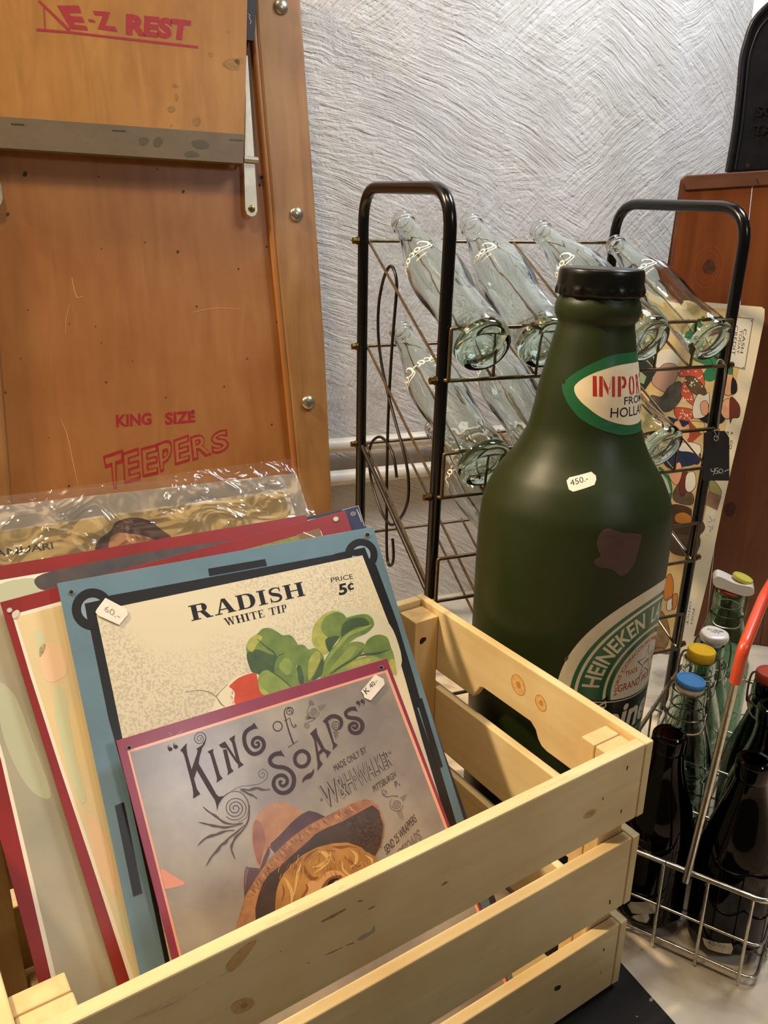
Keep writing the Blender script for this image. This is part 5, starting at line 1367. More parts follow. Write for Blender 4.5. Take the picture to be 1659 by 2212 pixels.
def crown(r, z, a):
    if z < 0.5800: return r+0.0011*math.copysign(abs(math.cos(12*a))**0.5, math.cos(12*a))*min(1, (0.5800-z)/0.002)
    return r
capp = [(0.0348, 0.5722), (0.0382, 0.5720), (0.0388, 0.5730), (0.0385, 0.5790), (0.0382, 0.5850), (0.0379, 0.5915), (0.0370, 0.5945), (0.0354, 0.5957), (0.0275, 0.5960), (0, 0.5961)]
build('crown_cap', lathe(dens(capp, 3), 168, crown), mat('black_cap', '#0d0d09', 0.3, spec=0.4, vary=0.3, vscale=60), big, local=True, smooth=True, label='black crown cap')
_bz = [p[1] for p in BPS[3:-6]]; _br = [p[0] for p in BPS[3:-6]]
EYE_B = BM.T @ (C0-BO)
def bhit(x, y):
    o = EYE_B; d = BM.T @ ray(x, y)
    ts = np.linspace(0.5, 1.3, 900); P = o[None]+ts[:, None]*d
    g = np.hypot(P[:, 0], P[:, 1])-np.interp(P[:, 2], _bz, _br)
    k = int(np.argmax(g < 0))
    if k == 0: return None
    a, b = ts[k-1], ts[k]
    for _ in range(40):
        m = (a+b)/2; p = o+m*d
        if math.hypot(p[0], p[1]) < np.interp(p[2], _bz, _br): b = m
        else: a = m
    p = o+b*d
    return math.atan2(p[1], p[0]), p[2]
def subdiv(V2, F, mx, wz=12.0):
    V = [tuple(v[:2]) for v in V2]; T = []
    for f in F:
        for k in range(1, len(f)-1): T.append((f[0], f[k], f[k+1]))
    cache = {}
    def mid(a, b):
        key = (min(a, b), max(a, b))
        if key not in cache:
            V.append(((V[a][0]+V[b][0])/2, (V[a][1]+V[b][1])/2)); cache[key] = len(V)-1
        return cache[key]
    out = []
    while T:
        a, b, c = T.pop()
        L = [math.hypot(V[p][0]-V[q][0], wz*(V[p][1]-V[q][1])) for p, q in ((a, b), (b, c), (c, a))]; k = L.index(max(L))
        if L[k] <= mx: out.append((a, b, c)); continue
        if k == 0: m = mid(a, b); T += [(a, m, c), (m, b, c)]
        elif k == 1: m = mid(b, c); T += [(a, b, m), (a, m, c)]
        else: m = mid(c, a); T += [(a, b, m), (m, b, c)]
    return V, out
class SurfArt(Art):
    """inks on a lathed surface; coordinates are (angle * unit radius, height)"""
    def __init__(s, zs, rs, mx, base=0.00012):
        super().__init__(); s.zs, s.rs, s.mx = zs, rs, mx
        def fn(x, y, d):
            r = np.interp(y, zs, rs)+d+base
            return A3(r*math.cos(x), r*math.sin(x), y)
        s.fn = fn
    def raw(s, V2, F, m, layer):
        V, T = subdiv(V2, F, s.mx)
        super().raw(V, T, m, layer)
    def fix(s):
        F = []
        for f in s.F:
            a, b, c = (np.asarray(s.V[f[i]]) for i in (0, 1, 2)); nn = np.cross(b-a, c-a)
            F.append(tuple(f) if nn @ A3(a[0]+b[0], a[1]+b[1], 0) > 0 else tuple(f)[::-1])
        s.F = F
# -- neck label, in (angle, height); subdivided finely; angles are used directly
M_LG = mat('label_green', '#22613a', 0.34, coat=0.2); M_LC = mat('label_cream', '#e2d3b2', 0.42, vary=0.05, vscale=60)
M_LR = mat('label_red', '#b02c22', 0.42); M_LK = mat('label_black', '#16160f', 0.36, coat=0.2); M_NAVY = mat('label_navy', '#17182c', 0.42)
rd = math.radians
NC = -30.0
def lens(up, lo):
    P = [(rd(a), z_) for a, z_ in up]; Q = [(rd(a), z_) for a, z_ in lo]
    mir = lambda S: [(2*rd(NC)-a, z_) for a, z_ in S[::-1]]
    half_u = [p for p in P if p[0] < rd(NC)-0.01]; half_l = [p for p in Q if p[0] < rd(NC)-0.01]
    pts = half_u+mir(half_u)+[q for q in (half_l+mir(half_l))[::-1]]
    return blob(pts, 6)
NA = SurfArt(_bz, _br, 0.06)
NA.poly(lens([(-121.4, 0.4960), (-117.8, 0.4995), (-106.5, 0.508), (-86.4, 0.5175), (-68.5, 0.523), (-51.6, 0.525)], [(-120.7, 0.4925), (-115.6, 0.485), (-106.3, 0.476), (-95.1, 0.468), (-79.9, 0.4613), (-64.7, 0.457), (-47.6, 0.454)]), M_LG, 0)
NA.poly(lens([(-106.3, 0.4940), (-104.9, 0.4972), (-99.1, 0.502), (-89, 0.507), (-76.8, 0.511), (-58.2, 0.5148), (-40.5, 0.516)], [(-104, 0.489), (-97.5, 0.4832), (-89, 0.478), (-77.1, 0.4715), (-65.2, 0.467), (-52.3, 0.464), (-38.9, 0.4622)]), M_LC, 1)
def ntext(A, txt, a0, a1, z0, z1, m, layer=2, bold=0.0, tilt=0.0):
    V, F, _ = glyphs(txt, bold)
    A.raw([(rd(a0+(a1-a0)*u), z0+(z1-z0)*v+tilt*u) for u, v in V], F, m, layer)
# stencil letters: I M P O R T E D
def slab(A, pts, m, layer): A.poly([(rd(a), 0.4882+(z_-0.4722)*1.0737) for a, z_ in pts], m, layer)
Z0, Z1 = 0.4722, 0.4885
slab(NA, [(-87.5, Z1), (-83, Z1), (-80.5, Z0), (-85.2, Z0)], M_LR, 2)
slab(NA, [(-80, Z1), (-76, Z1), (-74.5, Z0), (-78.5, Z0)], M_LR, 2); slab(NA, [(-64.8, Z1), (-61, Z1), (-60.5, Z0), (-64.2, Z0)], M_LR, 2)
slab(NA, [(-75.2, Z1-0.001), (-68.6, 0.4790), (-68.3, Z0+0.001), (-74.4, 0.4815)], M_LR, 2); slab(NA, [(-65.6, Z1-0.001), (-66.6, 0.4790), (-67.9, 0.4775)], M_LR, 2)
slab(NA, [(-57.2, Z1), (-52.8, Z1), (-52.8, Z0), (-57, Z0)], M_LR, 2)
NA.line([(rd(-51.5), Z1-0.0016, 0.0)] and [(rd(-51.6), Z1-0.0018, 0.0030), (rd(-47), Z1-0.0030, 0.034), (rd(-45.6), 0.4835, 0.05), (rd(-47.5), 0.4797, 0.034), (rd(-51.6), 0.4787, 0.0030)], M_LR, 2, n=4) if False else None
for ch, a0, a1 in (('D', -51.4, -44.5),): pass
slab(NA, [(-51.7, Z1), (-47.5, Z1-0.0005), (-44.8, Z1-0.003), (-44.6, 0.4820), (-47.2, 0.4790), (-51.6, 0.4785), (-51.6, 0.4808), (-49.2, 0.4815), (-48.2, 0.4835), (-49.2, 0.4856), (-51.7, 0.4862)], M_LR, 2)
slab(NA, [(-36.0, Z1), (-39.6, Z1-0.002), (-41.2, 0.4805), (-39.8, Z0+0.002), (-36.2, Z0), (-36.2, Z0+0.002), (-37.4, Z0+0.004), (-38.0, 0.4805), (-37.2, Z1-0.004), (-36.0, Z1-0.002)], M_LR, 2)
slab(NA, [(-34.6, Z1), (-31, Z1-0.002), (-29.6, 0.4805), (-31.2, Z0+0.002), (-34.8, Z0), (-34.8, Z0+0.002), (-33.4, Z0+0.004), (-32.8, 0.4805), (-33.4, Z1-0.004), (-34.6, Z1-0.002)], M_LR, 2)
for ch, a0, a1 in (('R', -25.5, -15.5), ('T', -12.5, -2.5), ('E', 1.0, 9.5), ('D', 14.0, 25.5)): ntext(NA, ch, a0, a1, 0.4882, 0.5057, M_LR, 2, 0.03)
ntext(NA, 'FROM', -48.2, -9.8, 0.4808, 0.4876, M_NAVY, 2, 0.005)
ntext(NA, 'HOLLAND', -64.8, 7.0, 0.4700, 0.4786, M_NAVY, 2, 0.005)
NA.poly([(rd(-119.5+1.6*math.cos(t)), 0.4975+0.0013*math.sin(t)) for t in np.linspace(0, 5.9, 14)], M_DK, 2)
NA.make('neck_label', big, local=True, label='leaf-shaped green and cream neck label')
# -- front label: circle of rings with a banner
LA = SurfArt(_bz, _br, 0.045)
RL = 0.0927; LC0 = rd(-27); LZ = 0.2161
def circ(r, n=96): return [(LC0+r*math.cos(a)/RL, LZ+r*math.sin(a)) for a in np.linspace(0, 2*math.pi, n, endpoint=False)]
def pol_(s_, z_): return (LC0+s_/RL, z_)
LA.poly(circ(0.1014), M_LC, 0); LA.poly(circ(0.0890), M_LG, 0.6); LA.poly(circ(0.0848), M_LC, 1.2); LA.poly(circ(0.0818), M_LG, 1.8)
LA.poly(circ(0.0560), M_LC, 2.4); LA.poly(circ(0.0530), M_LG, 3.0); LA.poly(circ(0.0475), M_LC, 3.6)
def arc_text(A, txt, a0, a1, r0, r1, m, layer, bold=0.0, flip=False):
    V, F, _ = glyphs(txt, bold); out = []
    for u, v in V:
        a = rd(a0+(a1-a0)*u); r = r0+(r1-r0)*v if not flip else r1-(r1-r0)*v
        out.append(pol_(r*math.cos(a), LZ+r*math.sin(a)))
    A.raw(out, F, m, layer)
arc_text(LA, 'HEINEKEN', 174.5, 103.5, 0.0610, 0.0785, M_LC, 2.4, 0.02)
arc_text(LA, 'LAGER BEER', 94, 4, 0.0610, 0.0785, M_LC, 2.4, 0.015)
arc_text(LA, 'HORS CONCOURS MEMBRE DU JURY', 187, -7, 0.0385, 0.0440, M_LR, 4.2, 0.006)
LA.text('GRAND PRIX PARIS', [pol_(-0.0400, 0.2215), pol_(0.0400, 0.2215), pol_(0.0395, 0.2135), pol_(-0.0395, 0.2135)], M_LR, 4.2, bold=0.008)
LA.text('TRADE', [pol_(-0.0335, 0.2345), pol_(-0.0165, 0.2355), pol_(-0.0150, 0.2300), pol_(-0.0325, 0.2285)], M_LR, 4.2, bold=0.008)
LA.text('MARK', [pol_(0.0165, 0.2355), pol_(0.0325, 0.2345), pol_(0.0315, 0.2285), pol_(0.0150, 0.2300)], M_LR, 4.2, bold=0.008)
LA.text('HBM', [pol_(-0.0058, 0.2375), pol_(0.0062, 0.2375), pol_(0.0062, 0.2330), pol_(-0.0058, 0.2330)], M_LR, 4.4, bold=0.008)
star = []
for k in range(10):
    r = 0.0172 if k % 2 == 0 else 0.0072; a = math.pi/2+k*math.pi/5
    star.append((*pol_(0.001+r*math.cos(a), 0.2258+r*math.sin(a)), 0.0))
# star outline as an inner and outer polygon pair
so = [pol_(0.000+(0.0190 if k % 2 == 0 else 0.0075)*math.cos(math.pi/2+k*math.pi/5), 0.2350+(0.0190 if k % 2 == 0 else 0.0075)*math.sin(math.pi/2+k*math.pi/5)) for k in range(10)]
si = [pol_(0.000+(0.0165 if k % 2 == 0 else 0.0067)*math.cos(math.pi/2+k*math.pi/5), 0.2350+(0.0165 if k % 2 == 0 else 0.0067)*math.sin(math.pi/2+k*math.pi/5)) for k in range(10)]
LA.poly(so, M_NAVY, 4.0); LA.poly(si, M_LC, 4.2)
def ban(zo, half, n=24): return [pol_(-half+2*half*k/n, zo+0.0055*(abs(-half+2*half*k/n)/0.07)**2) for k in range(n+1)]
bt = ban(0.2040, 0.081); bb = ban(0.1570, 0.081)
LA.poly(bt+bb[::-1], M_LK, 5)
LA.poly([pol_(-0.0500, 0.2125), pol_(-0.0475, 0.1990), pol_(-0.085, 0.1990), pol_(-0.085, 0.1550), pol_(-0.050, 0.1500), pol_(-0.060, 0.175), pol_(-0.066, 0.198)], M_LK, 4.8)
LA.poly([pol_(-0.0515, 0.2070), pol_(-0.0500, 0.2000), pol_(-0.0640, 0.1998)], M_LC, 5.2); LA.poly([pol_(-0.0522, 0.2040), pol_(-0.0514, 0.2003), pol_(-0.0600, 0.2003)], M_LK, 5.4)
LA.poly([pol_(0.0500, 0.2125), pol_(0.0475, 0.1990), pol_(0.085, 0.1990), pol_(0.085, 0.1550), pol_(0.050, 0.1500), pol_(0.060, 0.175), pol_(0.066, 0.198)], M_LK, 4.8)
LA.line([(p[0], p[1]-0.0020, 0.0011) for p in bt[2:-2]], M_LC, 5.6); LA.line([(p[0], p[1]+0.0022, 0.0011) for p in bb[2:-2]], M_LC, 5.6)
V, F, _ = glyphs('Heineken', 0.03, 0.12)
LA.raw([pol_(-0.0830+0.1660*u, 0.1660+0.0330*v+0.0040*(abs(u-0.5)*2)**2) for u, v in V], F, M_LC, 6)
LA.make('front_label', big, local=True, label='round green and cream label with a black banner')
# -- price sticker, worn patch, speck
def px_sz(pts): return [bhit(x, y) for x, y in pts]
SA = SurfArt(_bz, _br, 0.05)
stk = [(1224, 1038), (1230, 1031), (1277, 1018.5), (1287, 1027), (1288, 1035), (1284, 1047), (1238, 1062), (1229, 1057), (1226, 1047)]
SA.poly(px_sz(stk), sticker_mat(), 1)
def sfc_text(A, txt, quad, m, layer, bold=0.0):
    V, F, _ = glyphs(txt, bold); f = quad_map(*quad); A.raw([bhit(*f(u, v)) for u, v in V], F, m, layer)
sfc_text(SA, '450.-', [(1230, 1037), (1268, 1026), (1271, 1038), (1233, 1050)], M_INK, 2)
SA.make('price_sticker', big, local=True, label='white price sticker reading 450.-')
SB = SurfArt(_bz, _br, 0.05)
z9 = Zm(980, 900, 2.443)
SB.poly(px_sz(blob(z9([(775, 610), (810, 588), (850, 600), (900, 612), (985, 620), (985, 660), (970, 720), (950, 780), (910, 830), (875, 838), (845, 810), (800, 800), (755, 790), (742, 755), (775, 735), (760, 700), (755, 660)]), 3)), mat('worn_patch', '#4a352e', 0.5, vary=0.1, vscale=120), 0.3)
SB.make('worn_patch', big, local=True, label='brown worn patch in the green paint')
SB = SurfArt(_bz, _br, 0.05)
SB.poly(px_sz(blob(z9([(583, 1275), (600, 1262), (606, 1270), (598, 1285), (588, 1290)]))), mat('scuff_grey', '#46453a', 0.6), 0.3)
SB.make('scuff', big, local=True)

# ------------------------------------------------------------------ wire carrier with bottles at the right
KO = at_z(1628, 2138); KO[2] = 0
K1 = A3(-0.8400, 0.5425, 0); K1 = nz(K1); K2 = A3(K1[1], -K1[0], 0)
kc = lambda a, b, z_: KO+a*K1+b*K2+A3(0, 0, z_)
KW, KD = 0.174, 0.385
M_CHR = mat('chrome_wire', '#cfc8ba', 0.2, metal=0.95, vary=0.15, vscale=200)
car = thing('bottle_carrier', 'chrome wire bottle carrier with a red handle on the floor at right', 'carrier', kc(0, 0, 0))
def loop(z_, r, rad_=0.012):
    P = fillet([kc(KW/2, 0, z_), kc(0, 0, z_), kc(0, KD, z_), kc(KW, KD, z_), kc(KW, 0, z_), kc(KW/2+0.001, 0, z_)], rad_, 5)
    return tube(P, r, 8)
build('rail', loop(0.0932, 0.0026), M_CHR, car, smooth=True)
build('rail', loop(0.0456, 0.0013), M_CHR, car, smooth=True)
build('rail', loop(0.0095, 0.0015), M_CHR, car, smooth=True)
vw = []
s_front = [((at_z(1587, 2143)-KO) @ K1), ((at_z(1494, 2100)-KO) @ K1), ((at_z(1401.5, 2058.6)-KO) @ K1)]
s_front += [s_front[-1]+0.0365]
ups = []
for s_ in s_front:
    if s_ < KW-0.008: ups += [(s_, -0.0025), (s_, KD+0.0025)]
for k in range(1, 9): ups += [(-0.0025, k*KD/9), (KW+0.0025, k*KD/9)]
for (a_, b_) in ups:
    bend = A3(0, 0, 0)
    build('upright', tube([kc(a_, b_, 0.0012), kc(a_, b_, 0.0925)], 0.0015, 8), M_CHR, car, smooth=True)
for k in range(1, 4): build('divider', tube([kc(0, 0.0855+0.083*(k-1), 0.0932), kc(KW, 0.0855+0.083*(k-1), 0.0932)], 0.0014, 8), M_CHR, car, smooth=True)
build('divider', tube([kc(KW/2, 0, 0.046), kc(KW/2, KD, 0.046)], 0.0013, 8), M_CHR, car, smooth=True)
for k in range(1, 8): build('base_wire', tube([kc(0, k*KD/8, 0.0095), kc(KW, k*KD/8, 0.0095)], 0.0013, 6), M_CHR, car, smooth=True)
fpl = Plane(kc(0, -0.004, 0), K2)
h0 = fpl.at(1481, 1904); h1 = fpl.at(1588, 1474); h2 = fpl.at(1606, 1399.6)
cpl_ = Plane(h2, K1)
h3 = cpl_.at(1651, 1289)
sa_ = (h0-KO) @ K1
hmid = kc((h2-KO) @ K1, KD/2, h3[2]+0.004)
mir_ = lambda p: p+K2*(2*(KD/2-((p-KO) @ K2)))
hp = fillet([h0, h1, h2, h3, mir_(h3), mir_(h2), mir_(h1), mir_(h0)], 0.012, 6)
handle = build('handle', tube(hp, 0.0033, 10), M_CHR, car, smooth=True)
M_GRIP = mat('red_grip', '#cf4a2a', 0.32, vary=0.06, vscale=80, coat=0.4)
build('grip', tube(fillet([h1, h2, h3, h3+(mir_(h3)-h3)*0.25], 0.010, 6), 0.0048, 14), M_GRIP, handle, smooth=True, label='red plastic grip sleeve')
for (b_, zz) in ((0.0, 0.0945), (KD, 0.0945)):
    pass
# bottles
BRN = glass('brown_glass', '#3a1a05', 0.05, 1.36); GRN = glass('dark_green_glass', '#23492b', 0.03, 1.5); CLR = glass('pale_glass', '#dfe9e2', 0.02, 1.45); CLG = glass('bottle_green_glass', '#a8c8b2', 0.02, 1.45)
def solid(out, wall=0.0026):
    inn = []
    for (r, z_) in out[::-1]:
        if r > wall+0.002: inn.append((r-wall, z_))
    return out+[(inn[0][0], out[-1][1]-0.0006)]+[(max(r, 0.001), max(z_, 0.0065)) for r, z_ in inn[1:] if z_ > 0.004]+[(0, 0.0065)]
def sm_prof(pr, n=4): return [(max(p[0], 0), p[1]) for p in smooth_path([A3(a, b, 0) for a, b in pr], n)]
def bottle(label, xy, prof, m, lip=None, name='bottle', z0=0.011):
    t = thing(name, label, 'bottle', (xy[0], xy[1], z0), 'bottles in the wire carrier')
    pr = [(0, 0.003), (prof[0][0]*0.7, 0.002)]+[(prof[0][0]*0.93, 0.0)]+sm_prof([(prof[0][0], 0.004)]+prof[1:], 4)
    V, F = lathe(solid(pr), 48)
    build('bottle_glass', (V, F), m, t, smooth=True, local=True)
    zs = [p[1] for p in pr[3:]]; rs = [p[0] for p in pr[3:]]
    return t, zs, rs
beer = lambda R, H: [(R, 0), (R, 0.02), (R, 0.40*H), (R*0.97, 0.50*H), (R*0.84, 0.60*H), (R*0.62, 0.72*H), (R*0.47, 0.82*H), (R*0.42, 0.895*H), (R*0.42, 0.905*H), (R*0.455, 0.915*H), (R*0.465, 0.95*H), (R*0.455, 0.985*H), (R*0.40, H)]
b1c = tuple(at_z(1449, 1580, 0.203)[:2])
bt1, zs1, rs1 = bottle('open brown glass bottle between the crate corner and the carrier handle', b1c, beer(0.0335, 0.1915), BRN)
b2c = tuple(kc(0.0365, 0.0460, 0)[:2])
beer2 = lambda R, H: [(R, 0), (R, 0.02), (R, 0.36*H), (R*0.99, 0.46*H), (R*0.88, 0.56*H), (R*0.66, 0.70*H), (R*0.47, 0.82*H), (R*0.40, 0.885*H), (R*0.40, 0.895*H), (R*0.43, 0.905*H), (R*0.44, 0.95*H), (R*0.43, 0.985*H), (R*0.38, H)]
bt2, zs2, rs2 = bottle('open brown glass bottle with a price label at the right front of the carrier', b2c, beer2(0.0345, 0.1850), BRN)
def paper(t, zs, rs, cxy, z0, polys, txt=None, tq=None):
    o = A3(cxy[0], cxy[1], z0)
    def hit(x, y):
        d = ray(x, y); e = C0-o
        ts = np.linspace(0.5, 1.2, 1500); P = e[None]+ts[:, None]*d
        g = np.hypot(P[:, 0], P[:, 1])-np.interp(P[:, 2], zs, rs)
        k = int(np.argmax(g < 0))
        if k == 0:
            k = int(np.argmin(g))
        p = P[k]; return math.atan2(p[1], p[0]), p[2]
    S = SurfArt(zs, rs, 0.06)
    for P, l in polys: S.poly([hit(*p) for p in P], mat('worn_label', '#cfc6b4', 0.7, vary=0.12, vscale=160), l)
    if txt:
        V, F, _ = glyphs(txt, 0.0); f = quad_map(*tq); S.raw([hit(*f(u, v)) for u, v in V], F, mat('faded_ink', '#6d675c', 0.7), 2)
    S.make('price_sticker', t, local=True, label='torn white price sticker')
zk = Zm(1200, 1580, 3.5)
paper(bt1, zs1, rs1, b1c, 0.011, [(zk([(545, 1310), (570, 1285), (720, 1278), (757, 1310), (752, 1370), (580, 1372)]), 1), (zk([(575, 1400), (600, 1385), (700, 1370), (710, 1410), (690, 1445), (620, 1430)]), 0.8)])
paper(bt2, zs2, rs2, b2c, 0.011, [(zk([(1112, 1555), (1330, 1600), (1343, 1640), (1325, 1680), (1150, 1640), (1128, 1610)]), 1)], '450.-', zk([(1150, 1575), (1290, 1605), (1285, 1635), (1150, 1605)]))
soda = lambda R, H: [(R, 0), (R, 0.02), (R, 0.52*H), (R*0.93, 0.60*H), (R*0.80, 0.70*H), (R*0.64, 0.80*H), (R*0.52, 0.885*H), (R*0.48, 0.92*H), (R*0.50, 0.93*H), (R*0.50, 0.975*H), (R*0.47, H)]
M_BLUE = mat('blue_cap', '#3f7cb8', 0.5, vary=0.10, vscale=400, bump=0.2, bscale=700); M_CREAM = mat('cream_gasket', '#e3cfa0', 0.6, vary=0.08, vscale=200)
M_YLW = mat('yellow_cap', '#e0b21c', 0.45, vary=0.05, vscale=90); M_PORC = mat('white_porcelain', '#e9e2d8', 0.25, coat=0.4); M_RUB = mat('red_rubber', '#b4472e', 0.6)
M_BAIL = mat('bail_wire', '#8f8472', 0.28, metal=0.9)
VWD = nz(A3(0.33, 0.94, 0)); VWR = A3(VWD[1], -VWD[0], 0)
def cap_disc(t, z_, r, hgt, m, tilt=0.0, name='cap', off=(0, 0)):
    pr = [(0, 0), (r*0.96, 0), (r, 0.001), (r, hgt-0.0012), (r*0.95, hgt), (r*0.80, hgt), (r*0.78, hgt-0.0005), (0, hgt-0.0005)]
    VF = lathe(pr, 36)
    ax = nz(A3(0, 0, 1)+tilt*VWR); x = nz(np.cross(A3(0, 1, 0), ax)); y = np.cross(ax, x)
    return build(name, xf(VF, frame_mat(A3(off[0], off[1], z_), x, y, ax)), m, t, local=True, smooth=True)
def bail(t, H, R, lever=True, side=1):
    a = A3(VWR[0], VWR[1], 0); f = -VWD
    nk = 0.90*H
    ring = [a*math.cos(q)*(R+0.0012)+f*math.sin(q)*(R+0.0012)+A3(0, 0, nk-0.006) for q in np.linspace(0, 2*math.pi, 20)[:-1]]
    parts = [tube(ring, 0.0011, 6, closed=True)]
    top = H+0.006
    for s_ in (1, -1):
        parts.append(tube(smooth_path([a*s_*0.4*R+A3(0, 0, top+0.001), a*s_*(R+0.001)+A3(0, 0, top), a*s_*(R+0.004)+f*0.004+A3(0, 0, H-0.006), a*s_*(R+0.0035)+f*0.006+A3(0, 0, nk-0.004), a*s_*(R+0.001)+A3(0, 0, nk-0.008)], 4), 0.0011, 6))
    parts.append(tube(smooth_path([a*(R+0.003)+A3(0, 0, nk-0.004), a*(R*0.9)+f*(R+0.003)+A3(0, 0, nk-0.014), f*(R+0.006)+A3(0, 0, nk-0.017), -a*(R*0.9)+f*(R+0.003)+A3(0, 0, nk-0.014), -a*(R+0.003)+A3(0, 0, nk-0.004)], 4), 0.0011, 6))
    return build('wire_bail', J(*parts), M_BAIL, t, local=True, smooth=True)
SWC = 'swing_top_bottle'
bb1, _, _ = bottle('clear swing-top bottle with a blue cap behind the open brown bottle', at_z(1491, 1472, 0.2170)[:2], soda(0.0335, 0.1980), CLR, name=SWC)
cap_disc(bb1, 0.1975, 0.0134, 0.0060, M_CREAM, 0.12, 'gasket'); cap_disc(bb1, 0.2030, 0.0142, 0.0055, M_BLUE, 0.12); bail(bb1, 0.1975, 0.0162)
bb2, _, _ = bottle('clear swing-top bottle with a yellow cap behind the blue-capped one', at_z(1515, 1405, 0.2146)[:2], soda(0.0330, 0.1945), CLR, name=SWC)
cap_disc(bb2, 0.1940, 0.0142, 0.0112, M_YLW, 0.05); bail(bb2, 0.1940, 0.0158)
ld = A3(VWR[0], VWR[1], 0)
LP = Plane(np.array(bb2.location)-VWD*0.024, -VWD+A3(0, 0, 0.9))
build('lever_tab', prism([LP.at(*q) for q in ((1521, 1443), (1534, 1439), (1570.5, 1465), (1567, 1474), (1557, 1476), (1545, 1468))], -LP.n*0.0016), M_BAIL, bb2, bevel=0.0005)
bb3, _, _ = bottle('green glass swing-top bottle with a small white porcelain stopper behind the yellow-capped one', at_z(1543, 1368, 0.2030)[:2], soda(0.0270, 0.1790), CLG, name=SWC)
def porcelain(t, z_, w, d, hgt, tilt, lab=None):
    pr = [(0, 0), (0.75, 0), (0.9, 0.12), (1.0, 0.45), (0.96, 0.75), (0.8, 0.95), (0.0, 1.0)]
    VF = lathe(sm_prof(pr, 3), 32)
    V = [A3(v[0]*w, v[1]*d*(1+0.25*math.cos(3*math.atan2(v[1], v[0]+1e-9))*0.3), v[2]*hgt) for v in VF[0]]
    ax = nz(A3(0, 0, 1)+tilt*VWR-0.25*VWD); x = nz(VWR-(VWR @ ax)*ax); y = np.cross(ax, x)
    return build('porcelain_stopper', xf((V, VF[1]), frame_mat(A3(0, 0, z_), x, y, ax)), M_PORC, t, local=True, smooth=True, label=lab), frame_mat(A3(0, 0, z_), x, y, ax)
s3_, M3 = porcelain(bb3, 0.1835, 0.0158, 0.0125, 0.0120, 0.05)
cap_disc(bb3, 0.1790, 0.0105, 0.0050, M_PORC, 0.05, 'gasket'); bail(bb3, 0.1790, 0.0158)
LP = Plane(np.array(bb3.location)-VWD*0.010, -VWD)
build('porcelain_lug', prism([LP.at(*q) for q in ((1522, 1384), (1531, 1377), (1559, 1384), (1558, 1397), (1524, 1391))], -LP.n*0.012), M_PORC, bb3, bevel=0.0015)
def on_top(M, txt, w, h_, x0, y0, z_, parent):
    V, F, _ = glyphs(txt, 0.01); Q = [M[:3, :3] @ A3(x0+u*w, y0+v*h_, z_)+M[:3, 3] for u, v in V]
    build('stamped_lettering', (Q, F), M_INK, parent, local=True)
on_top(M3, 'A.C. NIELSEN', 0.017, 0.0026, -0.0085, 0.0016, 0.0121, bb3); on_top(M3, 'VEJLE', 0.009, 0.0026, -0.0045, -0.0020, 0.0121, bb3)
TZ = 0.2330
bb4, _, _ = bottle('tall green glass swing-top bottle with wide white porcelain stopper, farthest in the carrier', at_z(1580, 1260, 0.2330)[:2], soda(0.0345, TZ-0.022), CLG, name=SWC)
TH = TZ-0.022
cap_disc(bb4, TH-0.001, 0.0128, 0.0035, M_RUB, 0.12, 'gasket')
pr = [(-1.0, 0.10), (-0.85, 0.42), (-0.5, 0.40), (-0.1, 0.30), (0.35, 0.28), (0.8, 0.32), (1.0, 0.12), (0.95, -0.16), (0.6, -0.34), (0.0, -0.32), (-0.4, -0.26), (-0.8, -0.22)]
ol = blob([(p[0]*0.0235, p[1]*0.020) for p in pr], 4)
ax = nz(A3(0, 0, 1)+0.14*VWR)
xx = nz(VWR-(VWR @ ax)*ax)
build('porcelain_stopper', prism([xx*p[0]*1.0+ax*(p[1]+0.0105)-VWD*0.0115+A3(0, 0, TH) for p in ol], VWD*0.023), M_PORC, bb4, local=True, bevel=0.0035)
bail(bb4, TH, 0.0158)
# yellow-topped bottle just showing behind the tall one
q5 = at_z(1601, 1247, 0.215)
bottle('dark green open bottle at the right edge, behind the right brown bottle', at_z(1676, 1525, 0.2100)[:2], beer(0.0345, 0.199), GRN)
bb6, _, _ = bottle('dark bottle with a red stopper at the right edge of the carrier', at_z(1668, 1450, 0.2080)[:2], beer(0.0330, 0.1870), GRN, name=SWC)
cap_disc(bb6, 0.1865, 0.0150, 0.0100, M_RUB, 0.0); bail(bb6, 0.1865, 0.0160)
cap_disc(bb4, TH+0.016, 0.0120, 0.0040, mat('lime_disc', '#c9c24e', 0.5), 0.30, 'stopper_disc', off=tuple((VWR*0.011+VWD*0.004)[:2]))

# ------------------------------------------------------------------ wooden box front and plaque at the right
XB = A3(math.cos(rd(-17)), math.sin(rd(-17)), 0); YB = A3(-XB[1], XB[0], 0)
BXP = Plane(A3(RF[0], RF[1], 0)+0.245*WY+0.085*YB, YB)
M_BX = wood('box_pine', '#683618', '#864c24', '#c9a890', 0.38, 'z', 0.6, 0.15, (0.3, 0.75))
M_BXT = wood('box_edge', '#5c3620', '#77492c', '#8a6040', 0.55, 'x', 0.7, 0.3, (0.3, 0.7), dirt=0.3)
lb = bottom(BXP, (1477.5, 418), (1452, 573))
box = thing('wooden_box', 'reddish brown upright wooden box behind the right side of the rack', 'box', lb)
tl_ = BXP.at(1479, 412); tr_ = BXP.at(1900, 386); rb_ = bottom(BXP, (1900, 386), (1850, 700))
def lerp3(a, b, t): return a+(b-a)*t
mid_t, mid_b = BXP.at(1626, 403), bottom(BXP, (1625.8, 414), (1606, 600))
m2t = BXP.at(1790, 393); m2b = bottom(BXP, (1790, 400), (1760, 600))
gp = XB*0.0006
for (a_, b_, c_, d_) in ((tl_, mid_t-gp, mid_b-gp, lb), (mid_t+gp, m2t-gp, m2b-gp, mid_b+gp), (m2t+gp, tr_, rb_, m2b+gp)):
    build('plank', prism([a_, b_, c_, d_], -BXP.n*0.012), M_BX, box, bevel=0.0006)
